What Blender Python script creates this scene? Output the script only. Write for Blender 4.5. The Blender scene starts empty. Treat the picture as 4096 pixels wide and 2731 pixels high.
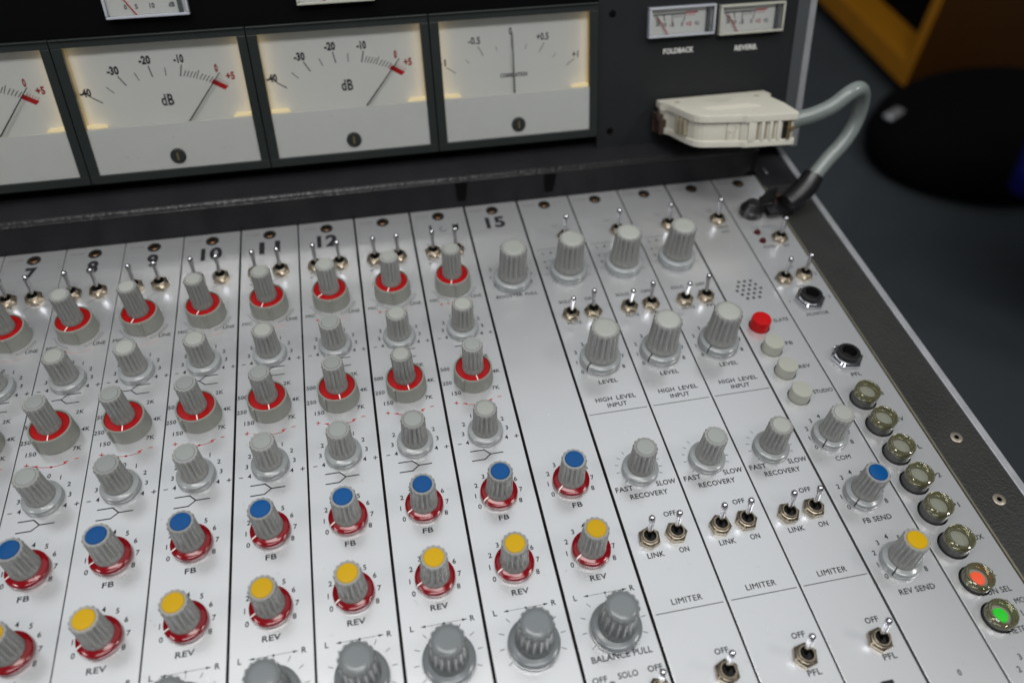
import bpy, bmesh, math, random
from mathutils import Vector, Matrix
random.seed(7)
R = math.radians
S = bpy.context.scene
COL = S.collection

# ------------------------------------------------------------------ camera
cam_d = bpy.data.cameras.new('camera')
cam = bpy.data.objects.new('camera', cam_d)
COL.objects.link(cam)
rx, ry, rz = ((0.97923795, -0.20078322, 0.02791289), (-0.13285531, -0.73966347, -0.65973284), (0.15310943, 0.64232706, -0.75098166))
M = Matrix(((rx[0], -ry[0], -rz[0], 0.49258307), (rx[1], -ry[1], -rz[1], -0.29692902), (rx[2], -ry[2], -rz[2], 0.3784605), (0, 0, 0, 1)))
cam.matrix_world = M
cam_d.sensor_width = 36
cam_d.lens = 3147.077 / 4096 * 36
cam_d.clip_start = 0.01
cam_d.clip_end = 50
cam_d.dof.use_dof = True
cam_d.dof.focus_distance = 0.440
cam_d.dof.aperture_fstop = 4.0
cam_d.dof.aperture_blades = 9
S.camera = cam

# ------------------------------------------------------------------ light
W = bpy.data.worlds.new('World')
S.world = W
W.use_nodes = True
bg = W.node_tree.nodes['Background']
bg.inputs[0].default_value = (0.90, 0.95, 1.0, 1)
bg.inputs[1].default_value = 0.085
S.view_settings.view_transform = 'Standard'
S.view_settings.look = 'None'
S.view_settings.gamma = 1
S.view_settings.exposure = -0.10


def area(name, loc, target, sx, sy, power, col):
    d = bpy.data.lights.new(name, 'AREA')
    d.shape = 'RECTANGLE'
    d.size, d.size_y, d.energy, d.color = sx, sy, power, col
    o = bpy.data.objects.new(name, d)
    o.location = loc
    o.rotation_euler = (Vector(target) - Vector(loc)).to_track_quat('-Z', 'Y').to_euler()
    COL.objects.link(o)
    return o


area('ceiling_tube_light', (0.40, -0.15, 1.75), (0.45, -0.05, 0), 1.2, 0.36, 14, (1.0, 0.98, 0.95))
area('ceiling_tube_light', (-0.9, -0.4, 1.5), (0.4, -0.05, 0), 0.5, 0.2, 6, (0.98, 0.98, 1.0))
area('ceiling_tube_light', (1.9, -0.5, 1.5), (0.6, -0.05, 0), 0.4, 0.2, 9, (1.0, 0.98, 0.95))
area('ceiling_tube_light', (0.55, -1.05, 1.9), (0.5, 0.05, 0), 1.6, 0.35, 21, (0.98, 0.98, 1.0))
area('ceiling_sheen_fill', (0.5, 1.05, 2.5), (0.5, 1.05, 0), 3.6, 1.9, 16, (0.95, 0.98, 1.0))  # added soft fill standing in for the bright ceiling mirrored in the strips






# ------------------------------------------------------------------ materials
def mat(name, col, rough=0.5, metal=0.0, coat=0.0, spec=0.5, noise=0.0, nscale=300, bump=0.0, bscale=800, emit=None, estr=0, rand=0.0, speck=0.0, stretch=None, vary=True):
    m = bpy.data.materials.new(name)
    m.use_nodes = True
    nt = m.node_tree
    N, L = nt.nodes, nt.links
    p = N['Principled BSDF']
    p.inputs['Base Color'].default_value = (*col, 1)
    p.inputs['Roughness'].default_value = rough
    p.inputs['Metallic'].default_value = metal
    p.inputs['Coat Weight'].default_value = coat
    p.inputs['Coat Roughness'].default_value = 0.12
    p.inputs['Specular IOR Level'].default_value = spec
    if emit:
        p.inputs['Emission Color'].default_value = (*emit, 1)
        p.inputs['Emission Strength'].default_value = estr
    geo = N.new('ShaderNodeNewGeometry')
    vec = geo.outputs['Position']
    if stretch:
        mp = N.new('ShaderNodeMapping')
        mp.inputs['Scale'].default_value = stretch
        L.new(vec, mp.inputs['Vector'])
        vec2 = mp.outputs[0]
    else:
        vec2 = vec
    src = None
    if noise > 0 or rand > 0 or speck > 0:
        rgb = N.new('ShaderNodeRGB')
        rgb.outputs[0].default_value = (*col, 1)
        src = rgb.outputs[0]

        def mult(fac_socket, lo, hi, src):
            mr = N.new('ShaderNodeMapRange')
            L.new(fac_socket, mr.inputs[0])
            mr.inputs[3].default_value, mr.inputs[4].default_value = lo, hi
            v = N.new('ShaderNodeVectorMath')
            v.operation = 'SCALE'
            L.new(src, v.inputs[0])
            L.new(mr.outputs[0], v.inputs['Scale'])
            return v.outputs[0], mr
        if noise > 0:
            nz = N.new('ShaderNodeTexNoise')
            nz.inputs['Scale'].default_value = nscale
            nz.inputs['Detail'].default_value = 6
            nz.inputs['Roughness'].default_value = 0.7
            L.new(vec2, nz.inputs['Vector'])
            src, _ = mult(nz.outputs[0], 1 - noise, 1 + noise, src)
            n2 = N.new('ShaderNodeTexNoise')
            n2.inputs['Scale'].default_value = nscale * 0.07
            n2.inputs['Detail'].default_value = 3
            L.new(vec, n2.inputs['Vector'])
            src, _ = mult(n2.outputs[0], 1 - noise * 0.7, 1 + noise * 0.7, src)
            mr = N.new('ShaderNodeMapRange')
            L.new(n2.outputs[0], mr.inputs[0])
            mr.inputs[1].default_value, mr.inputs[2].default_value = 0.3, 0.7
            mr.inputs[3].default_value, mr.inputs[4].default_value = rough * 0.85, min(1, rough * 1.2)
            if vary:
                L.new(mr.outputs[0], p.inputs['Roughness'])
        if speck > 0:
            vo = N.new('ShaderNodeTexNoise')
            vo.inputs['Scale'].default_value = 520
            vo.inputs['Detail'].default_value = 1
            L.new(vec, vo.inputs['Vector'])
            src, mr = mult(vo.outputs[0], 1.0, 1 - speck, src)
            mr.inputs[1].default_value, mr.inputs[2].default_value = 0.74, 0.80
        if rand > 0:
            oi = N.new('ShaderNodeObjectInfo')
            src, _ = mult(oi.outputs['Random'], 1 - rand, 1 + rand, src)
        L.new(src, p.inputs['Base Color'])
    if bump > 0:
        nb = N.new('ShaderNodeTexNoise')
        nb.inputs['Scale'].default_value = bscale
        nb.inputs['Detail'].default_value = 4
        L.new(vec2, nb.inputs['Vector'])
        b = N.new('ShaderNodeBump')
        b.inputs['Strength'].default_value = bump
        b.inputs['Distance'].default_value = 0.0003
        L.new(nb.outputs[0], b.inputs['Height'])
        L.new(b.outputs[0], p.inputs['Normal'])
    return m


def leather_mat(name, col, scale, depth, rough=0.48, spec=0.5):
    m = mat(name, col, rough, 0, spec=spec, noise=0.25, nscale=400)
    nt = m.node_tree
    N, L = nt.nodes, nt.links
    p = N['Principled BSDF']
    geo = N.new('ShaderNodeNewGeometry')
    nz = N.new('ShaderNodeTexNoise')
    nz.inputs['Scale'].default_value = 120
    L.new(geo.outputs['Position'], nz.inputs['Vector'])
    ad = N.new('ShaderNodeVectorMath')
    ad.operation = 'MULTIPLY_ADD'
    L.new(nz.outputs['Color'], ad.inputs[0])
    ad.inputs[1].default_value = (0.003,) * 3
    L.new(geo.outputs['Position'], ad.inputs[2])
    vo = N.new('ShaderNodeTexVoronoi')
    vo.feature = 'SMOOTH_F1'
    vo.inputs['Scale'].default_value = scale
    L.new(ad.outputs[0], vo.inputs['Vector'])
    b = N.new('ShaderNodeBump')
    b.inputs['Strength'].default_value = 0.8
    b.inputs['Distance'].default_value = depth
    b.invert = True
    L.new(vo.outputs['Distance'], b.inputs['Height'])
    L.new(b.outputs[0], p.inputs['Normal'])
    return m


M_PANEL = mat('satin_aluminium', (0.66, 0.67, 0.678), 0.25, 0.72, noise=0.008, nscale=900, bump=0.03, bscale=2500, rand=0.02, speck=0.12, vary=False)
M_PLATE_DK = mat('dark_gap', (0.01, 0.01, 0.012), 0.6)
M_INK = mat('black_ink', (0.018, 0.018, 0.022), 0.5, spec=0.12)
M_INK_GREY = mat('faded_ink', (0.12, 0.12, 0.13), 0.5, spec=0.12)
M_INK_RED = mat('red_ink', (0.38, 0.01, 0.015), 0.5, spec=0.15)
M_INK_WHITE = mat('white_ink', (0.6, 0.6, 0.58), 0.5, spec=0.2)
M_INK_PINK = mat('faded_red_ink', (0.5, 0.16, 0.17), 0.5, spec=0.15)
M_BARREL = mat('grey_knob_plastic', (0.235, 0.24, 0.228), 0.34, noise=0.12, nscale=500, rand=0.12, bump=0.15, bscale=2500)
M_FLANGE = mat('pale_grey_plastic', (0.265, 0.28, 0.28), 0.15, noise=0.04, nscale=500, rand=0.10)
M_CAP = mat('grey_cap_plastic', (0.25, 0.265, 0.255), 0.24, spec=0.35, noise=0.04, nscale=400, rand=0.14)
M_CAP_W = mat('cream_cap_plastic', (0.31, 0.32, 0.295), 0.2, spec=0.35, noise=0.04, nscale=400, rand=0.10)
M_SKIRT = mat('warm_grey_plastic', (0.22, 0.225, 0.195), 0.45, noise=0.06, nscale=600, bump=0.2, bscale=3000)
M_RED = mat('red_flange_plastic', (0.20, 0.002, 0.006), 0.12, noise=0.06, nscale=400, rand=0.08)
M_RED2 = mat('red_disc_plastic', (0.31, 0.003, 0.004), 0.22, spec=0.3, noise=0.04, nscale=400)
M_BLUE = mat('blue_cap_plastic', (0.002, 0.062, 0.21), 0.2, spec=0.28, rand=0.1)
M_YELLOW = mat('yellow_cap_plastic', (0.50, 0.30, 0.002), 0.25, spec=0.25, rand=0.06)
M_PAN = mat('slate_grey_plastic', (0.16, 0.175, 0.18), 0.2, noise=0.05, nscale=400)
M_PANB = mat('slate_grey_barrel', (0.13, 0.14, 0.14), 0.3, noise=0.05, nscale=400)
M_WHITE = mat('white_pointer', (0.8, 0.78, 0.75), 0.4)
M_NUT = mat('tarnished_nickel', (0.33, 0.28, 0.21), 0.33, 1.0, noise=0.2, nscale=500, bump=0.3, bscale=1500)
M_CHROME = mat('chrome', (0.62, 0.62, 0.65), 0.09, 1.0, noise=0.06, nscale=900)
M_BLACK = mat('black_plastic', (0.008, 0.008, 0.009), 0.3)
M_HOLE = mat('dark_hole', (0.004, 0.004, 0.003), 0.7)
M_BUTTON = mat('beige_button_plastic', (0.31, 0.315, 0.27), 0.45, rand=0.03)
M_BUTTON_R = mat('red_button_plastic', (0.42, 0.002, 0.003), 0.4, spec=0.25)
M_BUTDK = mat('dark_grey_ring', (0.055, 0.056, 0.054), 0.5)
M_OLIVE = mat('lamp_floor_olive', (0.17, 0.175, 0.14), 0.5)
M_LED = mat('maroon_led', (0.05, 0.002, 0.006), 0.15)
M_LAMP_R = mat('lit_orange_lamp', (0.25, 0.02, 0.01), 0.5, emit=(1, 0.11, 0.015), estr=0.55)
M_LAMP_G = mat('lit_green_lamp', (0.0, 0.15, 0.0), 0.5, emit=(0.0, 1, 0.01), estr=0.36)
M_RAIL = leather_mat('black_leatherette', (0.018, 0.018, 0.017), 750, 0.00045, 0.5, 0.4)
M_STEP = leather_mat('charcoal_leatherette', (0.015, 0.015, 0.0175), 900, 0.00022, 0.62, 0.14)
M_RIM = leather_mat('glossy_rim_leatherette', (0.024, 0.024, 0.025), 420, 0.0009, 0.36, 0.5)
M_DARK_TAB = mat('matt_black', (0.002, 0.002, 0.002), 0.9, spec=0.1)
M_TRIM = mat('brushed_silver_trim', (0.50, 0.51, 0.53), 0.38, 0.7, noise=0.22, nscale=600, bump=0.2)
M_BEAD = mat('worn_bead', (0.16, 0.15, 0.11), 0.4, 0.5, noise=0.3, nscale=600)
M_CHARC = mat('charcoal_panel', (0.016, 0.017, 0.018), 0.42, spec=0.2, noise=0.1, nscale=150, bump=0.15, bscale=2500)
M_BLKPAN = mat('black_panel', (0.002, 0.002, 0.0025), 0.45, spec=0.08)
M_FRAME = mat('dark_green_grey_frame', (0.017, 0.021, 0.020), 0.30, noise=0.12, nscale=200, bump=0.1)
M_CHEEK = mat('grey_cheek_paint', (0.055, 0.06, 0.064), 0.4)
M_SCALE = mat('meter_scale_paint', (0.84, 0.84, 0.81), 0.6, noise=0.02, nscale=60, emit=(1, .95, .82), estr=0.03)
M_COVER = mat('meter_cover_paint', (0.90, 0.895, 0.86), 0.45, noise=0.04, nscale=120, speck=0.3)
M_CREAM = mat('meter_wall_cream', (0.75, 0.60, 0.32), 0.5, emit=(1, 0.70, 0.28), estr=0.06)
M_TAB = mat('meter_light_tab', (0.9, 0.75, 0.45), 0.5, emit=(1, 0.84, 0.52), estr=0.34)
M_NEEDLE = mat('black_needle', (0.01, 0.01, 0.014), 0.4, spec=0.2)
M_RNEEDLE = mat('red_needle', (0.6, 0.01, 0.015), 0.4)
M_MSCREW = mat('dark_screw', (0.018, 0.022, 0.02), 0.35)
M_BRASS = mat('dull_brass', (0.35, 0.26, 0.14), 0.4, 0.9)
M_VUCASE = mat('clear_meter_case', (0.40, 0.42, 0.46), 0.12, 0.0, coat=0.6)
M_VUCASE2 = mat('clear_meter_case_warm', (0.42, 0.42, 0.36), 0.12, 0.0, coat=0.6)
M_VUSHADE = mat('meter_case_shade', (0.06, 0.065, 0.07), 0.3)
M_YEL2 = mat('yellow_scale_band', (0.75, 0.45, 0.0), 0.5)
M_RBAND = mat('red_scale_band', (0.55, 0.006, 0.008), 0.5, spec=0.2)
M_CONN = mat('ivory_connector_plastic', (0.54, 0.52, 0.445), 0.35, noise=0.09, nscale=160)
M_CONN_DK = mat('dark_ivory', (0.27, 0.24, 0.17), 0.6)  # darker tone that marks seams, grooves and pin holes
M_RUST = mat('brown_latch', (0.09, 0.06, 0.05), 0.35, 0.6, noise=0.3, nscale=300)
M_CABLE = mat('grey_green_cable_jacket', (0.165, 0.19, 0.18), 0.27, noise=0.22, nscale=90, bump=0.5, bscale=250)
M_FLOOR = mat('dark_carpet', (0.036, 0.044, 0.050), 0.9, noise=0.2, nscale=8)
M_WOOD_LIT = mat('orange_wood_lit', (0.42, 0.17, 0.006), 0.5, noise=0.2, nscale=14, stretch=(1, 6, 1))  # cabinet wood with the light on its front edges put into the colour
M_WOOD_SHADE = mat('brown_wood_shaded', (0.055, 0.019, 0.001), 0.5, noise=0.2, nscale=10)  # same wood darkened, shade of the side face put into the colour
M_FABRIC_SHADE = mat('black_fabric_and_shade', (0.0015, 0.0015, 0.002), 0.95, spec=0.1)
M_CHAIRB = mat('blue_chair_fabric', (0.001, 0.002, 0.05), 0.9, spec=0.1)
M_SOCK = mat('copper_screw', (0.20, 0.12, 0.075), 0.3, 1.0, noise=0.2, nscale=500)
M_WASH = mat('beige_washer', (0.30, 0.26, 0.21), 0.35, 0.6, noise=0.25, nscale=900)


def glass_mat(name, tint, gloss_rough=0.03, ior=1.45, extra=0.0, diff=None, dfac=0.0):
    m = bpy.data.materials.new(name)
    m.use_nodes = True
    N, L = m.node_tree.nodes, m.node_tree.links
    N.remove(N['Principled BSDF'])
    out = N['Material Output']
    t = N.new('ShaderNodeBsdfTransparent')
    t.inputs[0].default_value = (*tint, 1)
    g = N.new('ShaderNodeBsdfGlossy')
    g.inputs['Roughness'].default_value = gloss_rough
    f = N.new('ShaderNodeFresnel')
    f.inputs[0].default_value = ior
    mx = N.new('ShaderNodeMixShader')
    a = N.new('ShaderNodeMath')
    a.inputs[1].default_value = extra
    L.new(f.outputs[0], a.inputs[0])
    L.new(a.outputs[0], mx.inputs[0])
    L.new(t.outputs[0], mx.inputs[1])
    L.new(g.outputs[0], mx.inputs[2])
    L.new(mx.outputs[0], out.inputs[0])
    if diff:
        d = N.new('ShaderNodeBsdfDiffuse')
        d.inputs[0].default_value = (*diff, 1)
        m2 = N.new('ShaderNodeMixShader')
        m2.inputs[0].default_value = dfac
        L.new(mx.outputs[0], m2.inputs[1])
        L.new(d.outputs[0], m2.inputs[2])
        L.new(m2.outputs[0], out.inputs[0])
    return m


M_GLASS = glass_mat('meter_glass', (0.985, 0.99, 0.985))
M_CLEAR = glass_mat('clear_smoky_plastic', (0.90, 0.89, 0.70), 0.05, 1.55, 0.05, (0.42, 0.40, 0.24), 0.13)

# ------------------------------------------------------------------ mesh helpers
CACHE = {}


def mesh_of(name, V, F, mats, midx=None, smooth=False):
    me = bpy.data.meshes.new(name)
    me.from_pydata(V, [], F)
    for m in mats:
        me.materials.append(m)
    if midx:
        me.polygons.foreach_set('material_index', midx)
    if smooth:
        me.polygons.foreach_set('use_smooth', [True] * len(me.polygons))
        if smooth is not True:
            me.set_sharp_from_angle(angle=R(smooth))
    me.update()
    return me


def obj(name, me, parent=None, loc=(0, 0, 0), rot=(0, 0, 0), label=None):
    o = bpy.data.objects.new(name, me)
    COL.objects.link(o)
    o.parent = parent
    o.location = loc
    o.rotation_euler = rot
    if label:
        o['label'] = label
    return o


def thing(name, label, cat, group=None, loc=(0, 0, 0), rot=(0, 0, 0)):
    o = obj(name, None, None, loc, rot, label)
    o.empty_display_size = 0.01
    o['category'] = cat
    if group:
        o['group'] = group
    return o


def tag(o, label, cat, group=None):
    o['label'] = label
    o['category'] = cat
    if group:
        o['group'] = group
    return o


class MB:
    def __init__(s):
        s.V, s.F, s.I = [], [], []

    def add(s, V, F, mi=0):
        b = len(s.V)
        s.V += [tuple(v) for v in V]
        s.F += [tuple(i + b for i in f) for f in F]
        s.I += [mi] * len(F)

    def box(s, a, b, mi=0, bev=0.0):
        bm = bmesh.new()
        bmesh.ops.create_cube(bm, size=1)
        for v in bm.verts:
            v.co = Vector([a[i] + (v.co[i] + .5) * (b[i] - a[i]) for i in range(3)])
        if bev:
            bmesh.ops.bevel(bm, geom=bm.edges[:], offset=bev, segments=2, affect='EDGES', profile=0.6)
        s.add([v.co[:] for v in bm.verts], [[v.index for v in f.verts] for f in bm.faces], mi)
        bm.free()

    def lathe(s, prof, n=48, mi=0, c=(0, 0, 0), cap0=True, cap1=True, rfun=None):
        V, F = [], []
        for j, (r, z) in enumerate(prof):
            for i in range(n):
                a = 2 * math.pi * i / n
                rr = r if rfun is None else rfun(r, z, a, j)
                V.append((c[0] + rr * math.cos(a), c[1] + rr * math.sin(a), c[2] + z))
        for j in range(len(prof) - 1):
            for i in range(n):
                k = (i + 1) % n
                F.append((j * n + i, j * n + k, (j + 1) * n + k, (j + 1) * n + i))
        if cap0:
            F.append(tuple(range(n - 1, -1, -1)))
        if cap1:
            F.append(tuple((len(prof) - 1) * n + i for i in range(n)))
        s.add(V, F, mi)

    def prism(s, pts, z0, z1, mi=0):
        n = len(pts)
        V = [(x, y, z0) for x, y in pts] + [(x, y, z1) for x, y in pts]
        F = [tuple(range(n - 1, -1, -1)), tuple(range(n, 2 * n))] + [(i, (i + 1) % n, n + (i + 1) % n, n + i) for i in range(n)]
        s.add(V, F, mi)

    def tube(s, pts, rad, n=16, mi=0, caps=True):
        V, F = [], []
        pts = [Vector(p) for p in pts]
        up = Vector((0, 0, 1))
        prev = None
        for k, p in enumerate(pts):
            d = (pts[min(k + 1, len(pts) - 1)] - pts[max(k - 1, 0)]).normalized()
            if prev is None:
                a = d.orthogonal().normalized()
            else:
                a = (prev - d * prev.dot(d)).normalized()
            prev = a
            b = d.cross(a)
            r = rad(k / (len(pts) - 1)) if callable(rad) else rad
            for i in range(n):
                t = 2 * math.pi * i / n
                V.append(p + a * r * math.cos(t) + b * r * math.sin(t))
        for j in range(len(pts) - 1):
            for i in range(n):
                k = (i + 1) % n
                F.append((j * n + i, j * n + k, (j + 1) * n + k, (j + 1) * n + i))
        if caps:
            F.append(tuple(range(n - 1, -1, -1)))
            F.append(tuple((len(pts) - 1) * n + i for i in range(n)))
        s.add(V, F, mi)

    def mesh(s, name, mats, smooth=False):
        return mesh_of(name, s.V, s.F, mats if isinstance(mats, list) else [mats], s.I, smooth)


def spline(pts, n=10):
    P = [Vector(p) for p in pts]
    P = [P[0] * 2 - P[1]] + P + [P[-1] * 2 - P[-2]]
    out = []
    for i in range(1, len(P) - 2):
        for k in range(n):
            t = k / n
            a, b, c, d = P[i - 1], P[i], P[i + 1], P[i + 2]
            out.append(0.5 * ((2 * b) + (c - a) * t + (2 * a - 5 * b + 4 * c - d) * t * t + (3 * b - a - 3 * c + d) * t ** 3))
    out.append(P[-2])
    return out


# ------------------------------------------------------------------ print (lettering)
TXT = {}


def glyphs(s, bold):
    k = (s, bold)
    if k not in TXT:
        cu = bpy.data.curves.new('t', 'FONT')
        cu.body = s
        cu.size = 1
        cu.offset = bold
        cu.resolution_u = 3
        cu.space_character = 1.06
        o = bpy.data.objects.new('t', cu)
        COL.objects.link(o)
        dg = bpy.context.evaluated_depsgraph_get()
        me = bpy.data.meshes.new_from_object(o.evaluated_get(dg))
        V = [(v.co.x, v.co.y) for v in me.vertices]
        F = [tuple(p.vertices) for p in me.polygons]
        bpy.data.objects.remove(o)
        bpy.data.meshes.remove(me)
        bpy.data.curves.remove(cu)
        TXT[k] = (V, F)
    return TXT[k]


CAPH = None


class Print:
    """flat print lying on a surface (local x right, y up)"""
    def __init__(s, z=0.00005):
        s.V, s.F, s.z = [], [], z

    def poly(s, V, F):
        b = len(s.V)
        s.V += [(x, y, s.z) for x, y in V]
        s.F += [tuple(i + b for i in f) for f in F]

    def text(s, t, x, y, h=0.0028, w=1.0, bold=0.0, rot=0, width=None):
        global CAPH
        if CAPH is None:
            g, _ = glyphs('H', 0.0)
            CAPH = max(v[1] for v in g)
        V, F = glyphs(t, 0.0 if 'M' in t else bold + .020)
        if not V:
            return
        k = h / CAPH
        x0, x1 = min(v[0] for v in V), max(v[0] for v in V)
        if width:
            w = width / (k * (x1 - x0))
        cx = (x0 + x1) / 2
        c, sn = math.cos(rot), math.sin(rot)
        Q = []
        for vx, vy in V:
            px, py = (vx - cx) * k * w, (vy - CAPH / 2) * k
            Q.append((x + px * c - py * sn, y + px * sn + py * c))
        s.poly(Q, F)
        if 'M' in t:
            s.poly([(a + .00009 * c, b_ + .00009 * sn) for a, b_ in Q], F)
            s.poly([(a, b_ + .00007) for a, b_ in Q], F)

    def line(s, pts, wd=0.0004):
        for (ax, ay), (bx, by) in zip(pts, pts[1:]):
            dx, dy = bx - ax, by - ay
            l = math.hypot(dx, dy) or 1
            nx, ny = -dy / l * wd / 2, dx / l * wd / 2
            ex, ey = dx / l * wd * .4, dy / l * wd * .4
            s.poly([(ax + nx - ex, ay + ny - ey), (ax - nx - ex, ay - ny - ey), (bx - nx + ex, by - ny + ey), (bx + nx + ex, by + ny + ey)], [(0, 1, 2, 3)])

    def disc(s, x, y, r, n=16):
        s.poly([(x + r * math.cos(2 * math.pi * i / n), y + r * math.sin(2 * math.pi * i / n)) for i in range(n)], [tuple(range(n))])

    def arrow(s, x, y, ang, l=0.0026, w=0.0012):
        c, sn = math.cos(ang), math.sin(ang)
        P = [(0, 0), (-l, w / 2), (-l, -w / 2)]
        s.poly([(x + a * c - b * sn, y + a * sn + b * c) for a, b in P], [(0, 1, 2)])

    def obj(s, name, parent, mt, loc=(0, 0, 0)):
        if not s.V:
            return None
        o = obj(name, mesh_of(name, s.V, s.F, [mt]), parent, loc)
        o['kind'] = 'stuff'
        return o


# ------------------------------------------------------------------ shared parts
NF = 15


def barrel_mesh(kind, r0, r1, z0, z1, mt):
    k = ('barrel', kind)
    if k in CACHE:
        return CACHE[k]
    n = NF * 8
    H = z1 - z0
    lev = [(0, r0 * 1.02, 0), (0.03, r0 * 1.03, 0), (0.09, r0 * 1.01, 0.0), (0.16, None, 0.7), (0.22, None, 1), (0.55, None, 1), (0.86, None, 1), (0.89, None, .8), (0.93, r1 * 1.04, .55), (0.975, r1 * 1.01, .5), (1.0, r1 * 0.95, .35), (1.0, r1 * 0.80, 0)]
    prof, g = [], []
    for t, r, gr in lev:
        prof.append((r if r else r0 + (r1 - r0) * t, z0 + H * t))
        g.append(gr)

    def rf(r, z, a, j):
        u = 0.5 + 0.5 * math.cos(a * NF)
        groove = u ** 1.35
        return r * (1 - 0.155 * g[j] * groove)
    b = MB()
    b.lathe(prof, n, rfun=rf)
    CACHE[k] = b.mesh('knob', mt, 35)
    return CACHE[k]


def lathe_mesh(key, prof, mt, n=56, smooth=35, extra=None):
    if key not in CACHE:
        b = MB()
        b.lathe(prof, n)
        if extra:
            extra(b)
        CACHE[key] = b.mesh(key[0], mt, smooth)
    return CACHE[key]


def flange_prof(r, h):
    return [(r * .985, 0.0003), (r, 0.0008), (r, h * .52), (r * .992, h * .60), (r * .978, h * .74), (r * .95, h * .79), (r * .85, h * .852), (r * .74, h * .918), (r * .6, h)]


def cap_prof(r, z):
    return [(r, z - .0018), (r, z - .0004), (r * .97, z), (r * .91, z + .0003), (r * .6, z + .00042), (r * .2, z + .00046)]


def pointer_mesh(kind, r0, r1, h, mt, w=0.0007):
    k = ('pointer', kind)
    if k not in CACHE:
        b = MB()
        pr = flange_prof(r1, h)
        pts = [(rr, zz) for rr, zz in pr if rr > r0][::-1]
        pts = [(r0, h)] + pts
        V, F = [], []
        for rr, zz in pts:
            e = 0.00008
            V += [(-w / 2, -(rr + e), zz + e), (w / 2, -(rr + e), zz + e)]
        for i in range(len(pts) - 1):
            F.append((2 * i, 2 * i + 1, 2 * i + 3, 2 * i + 2))
        b.add(V, F)
        CACHE[k] = b.mesh('pointer', mt)
    return CACHE[k]


PLAST = {'grey': (M_FLANGE, M_CAP), 'cream': (M_FLANGE, M_CAP_W), 'blue': (M_RED, M_BLUE), 'yellow': (M_RED, M_YELLOW)}


def tilt(k):
    k.rotation_euler.x = R(random.gauss(0, .7))
    k.rotation_euler.y = R(random.gauss(0, .7))


def knob_std(parent, x, y, cap='grey', flange='grey', ptr=None, pang=-45, label=None):
    """small fluted knob on a round flange"""
    ht = 0.0232
    rot = random.uniform(0, 6)
    pang += random.gauss(0, 2)
    k = obj('knob', barrel_mesh('std', 0.0073, 0.0067, 0.0046, ht, M_BARREL), parent, (x, y, 0), (0, 0, rot), label)
    fm = M_RED if flange == 'red' else M_FLANGE
    cm = {'grey': M_CAP, 'cream': M_CAP_W, 'blue': M_BLUE, 'yellow': M_YELLOW}[cap]
    tilt(k)
    obj('flange', lathe_mesh(('flange', flange), flange_prof(0.0103, 0.0048), fm), k)
    obj('cap', lathe_mesh(('cap', cap), cap_prof(0.0052, ht + .0002), cm, 40), k)
    if ptr:
        a = R(pang) - rot
        obj('pointer', pointer_mesh('std' + ptr, 0.0066, 0.0103, 0.0048, M_WHITE if ptr == 'white' else M_INK), k, rot=(0, 0, a))
    else:
        key = ('notch', 'std')
        if key not in CACHE:
            b = MB()
            b.add([(-.0011, -.01036, .0026), (.0011, -.01036, .0026), (0, -.01036, .0012)], [(0, 2, 1)])
            CACHE[key] = b.mesh('notch_mark', M_SKIRT)
        obj('notch_mark', CACHE[key], k, rot=(0, 0, -rot))
    return k


def knob_dual(parent, x, y, zt, skirt_ang, ptr_ang, cap='grey', label=None):
    """knob standing on a red disc inside a tall grey skirt"""
    rot = random.uniform(0, 6)
    zd = 0.0104
    key = 'dual%.4f' % zt
    k = obj('knob', barrel_mesh(key, 0.0064, 0.0061, zd + .0002, zt, M_BARREL), parent, (x, y, 0), (0, 0, rot), label)
    ck = ('skirt',)
    if ck not in CACHE:
        b = MB()
        b.lathe([(.0121, .0003), (.0121, .001), (.0116, .0101), (.0115, .0108), (.0112, .0111), (.0107, .0111), (.0104, .0108), (.0104, .0096)], 64, cap1=False)
        b.box((-.0006, -.01265, .0006), (.0006, -.0108, .0112), bev=.0002)
        CACHE[ck] = b.mesh('skirt', M_SKIRT, 40)
    tilt(k)
    obj('skirt', CACHE[ck], k, rot=(0, 0, R(skirt_ang) - rot))
    obj('red_disc', lathe_mesh(('red_disc',), [(.0103, .0090), (.0103, .0100), (.0101, zd - .0001), (.006, zd + .0001)], M_RED2), k)
    pk = ('dpointer',)
    if pk not in CACHE:
        b = MB()
        b.add([(-.0003, -.0101, zd + .00015), (.0003, -.0101, zd + .00015), (.0003, -.0064, zd + .00022), (-.0003, -.0064, zd + .00022)], [(0, 1, 2, 3)])
        CACHE[pk] = b.mesh('pointer', M_WHITE)
    obj('pointer', CACHE[pk], k, rot=(0, 0, R(ptr_ang) - rot))
    cm = M_CAP if cap == 'grey' else M_CAP_W
    obj('cap', lathe_mesh(('cap', 'dual' + cap + key), cap_prof(0.0047, zt + .0002), cm, 40), k)
    return k


def knob_big(parent, x, y, pale=True, ptr=None, pang=-45, ht=0.0300, label=None):
    rot = random.uniform(0, 6)
    kd = 'big' + str(pale) + '%.4f' % ht
    k = obj('knob', barrel_mesh(kd, 0.0099 if pale else 0.0090, 0.0089 if pale else 0.0082, 0.0060, ht, M_BARREL if pale else M_PANB), parent, (x, y, 0), (0, 0, rot), label)
    r = 0.0129 if pale else 0.0127
    obj('flange', lathe_mesh(('flange', kd), flange_prof(r, 0.0062), M_FLANGE if pale else M_PAN), k)
    obj('cap', lathe_mesh(('cap', kd), cap_prof(0.0073 if pale else 0.0070, ht + .0002), M_CAP_W if pale else M_PAN, 48), k)
    if ptr:
        obj('pointer', pointer_mesh('big' + ptr, 0.0096, r, 0.0062, M_INK, 0.0008), k, rot=(0, 0, R(pang) - rot))
    return k


def hexr(a, n=6):
    a = (a + math.pi / n) % (2 * math.pi / n) - math.pi / n
    return 1 / math.cos(a)


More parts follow.
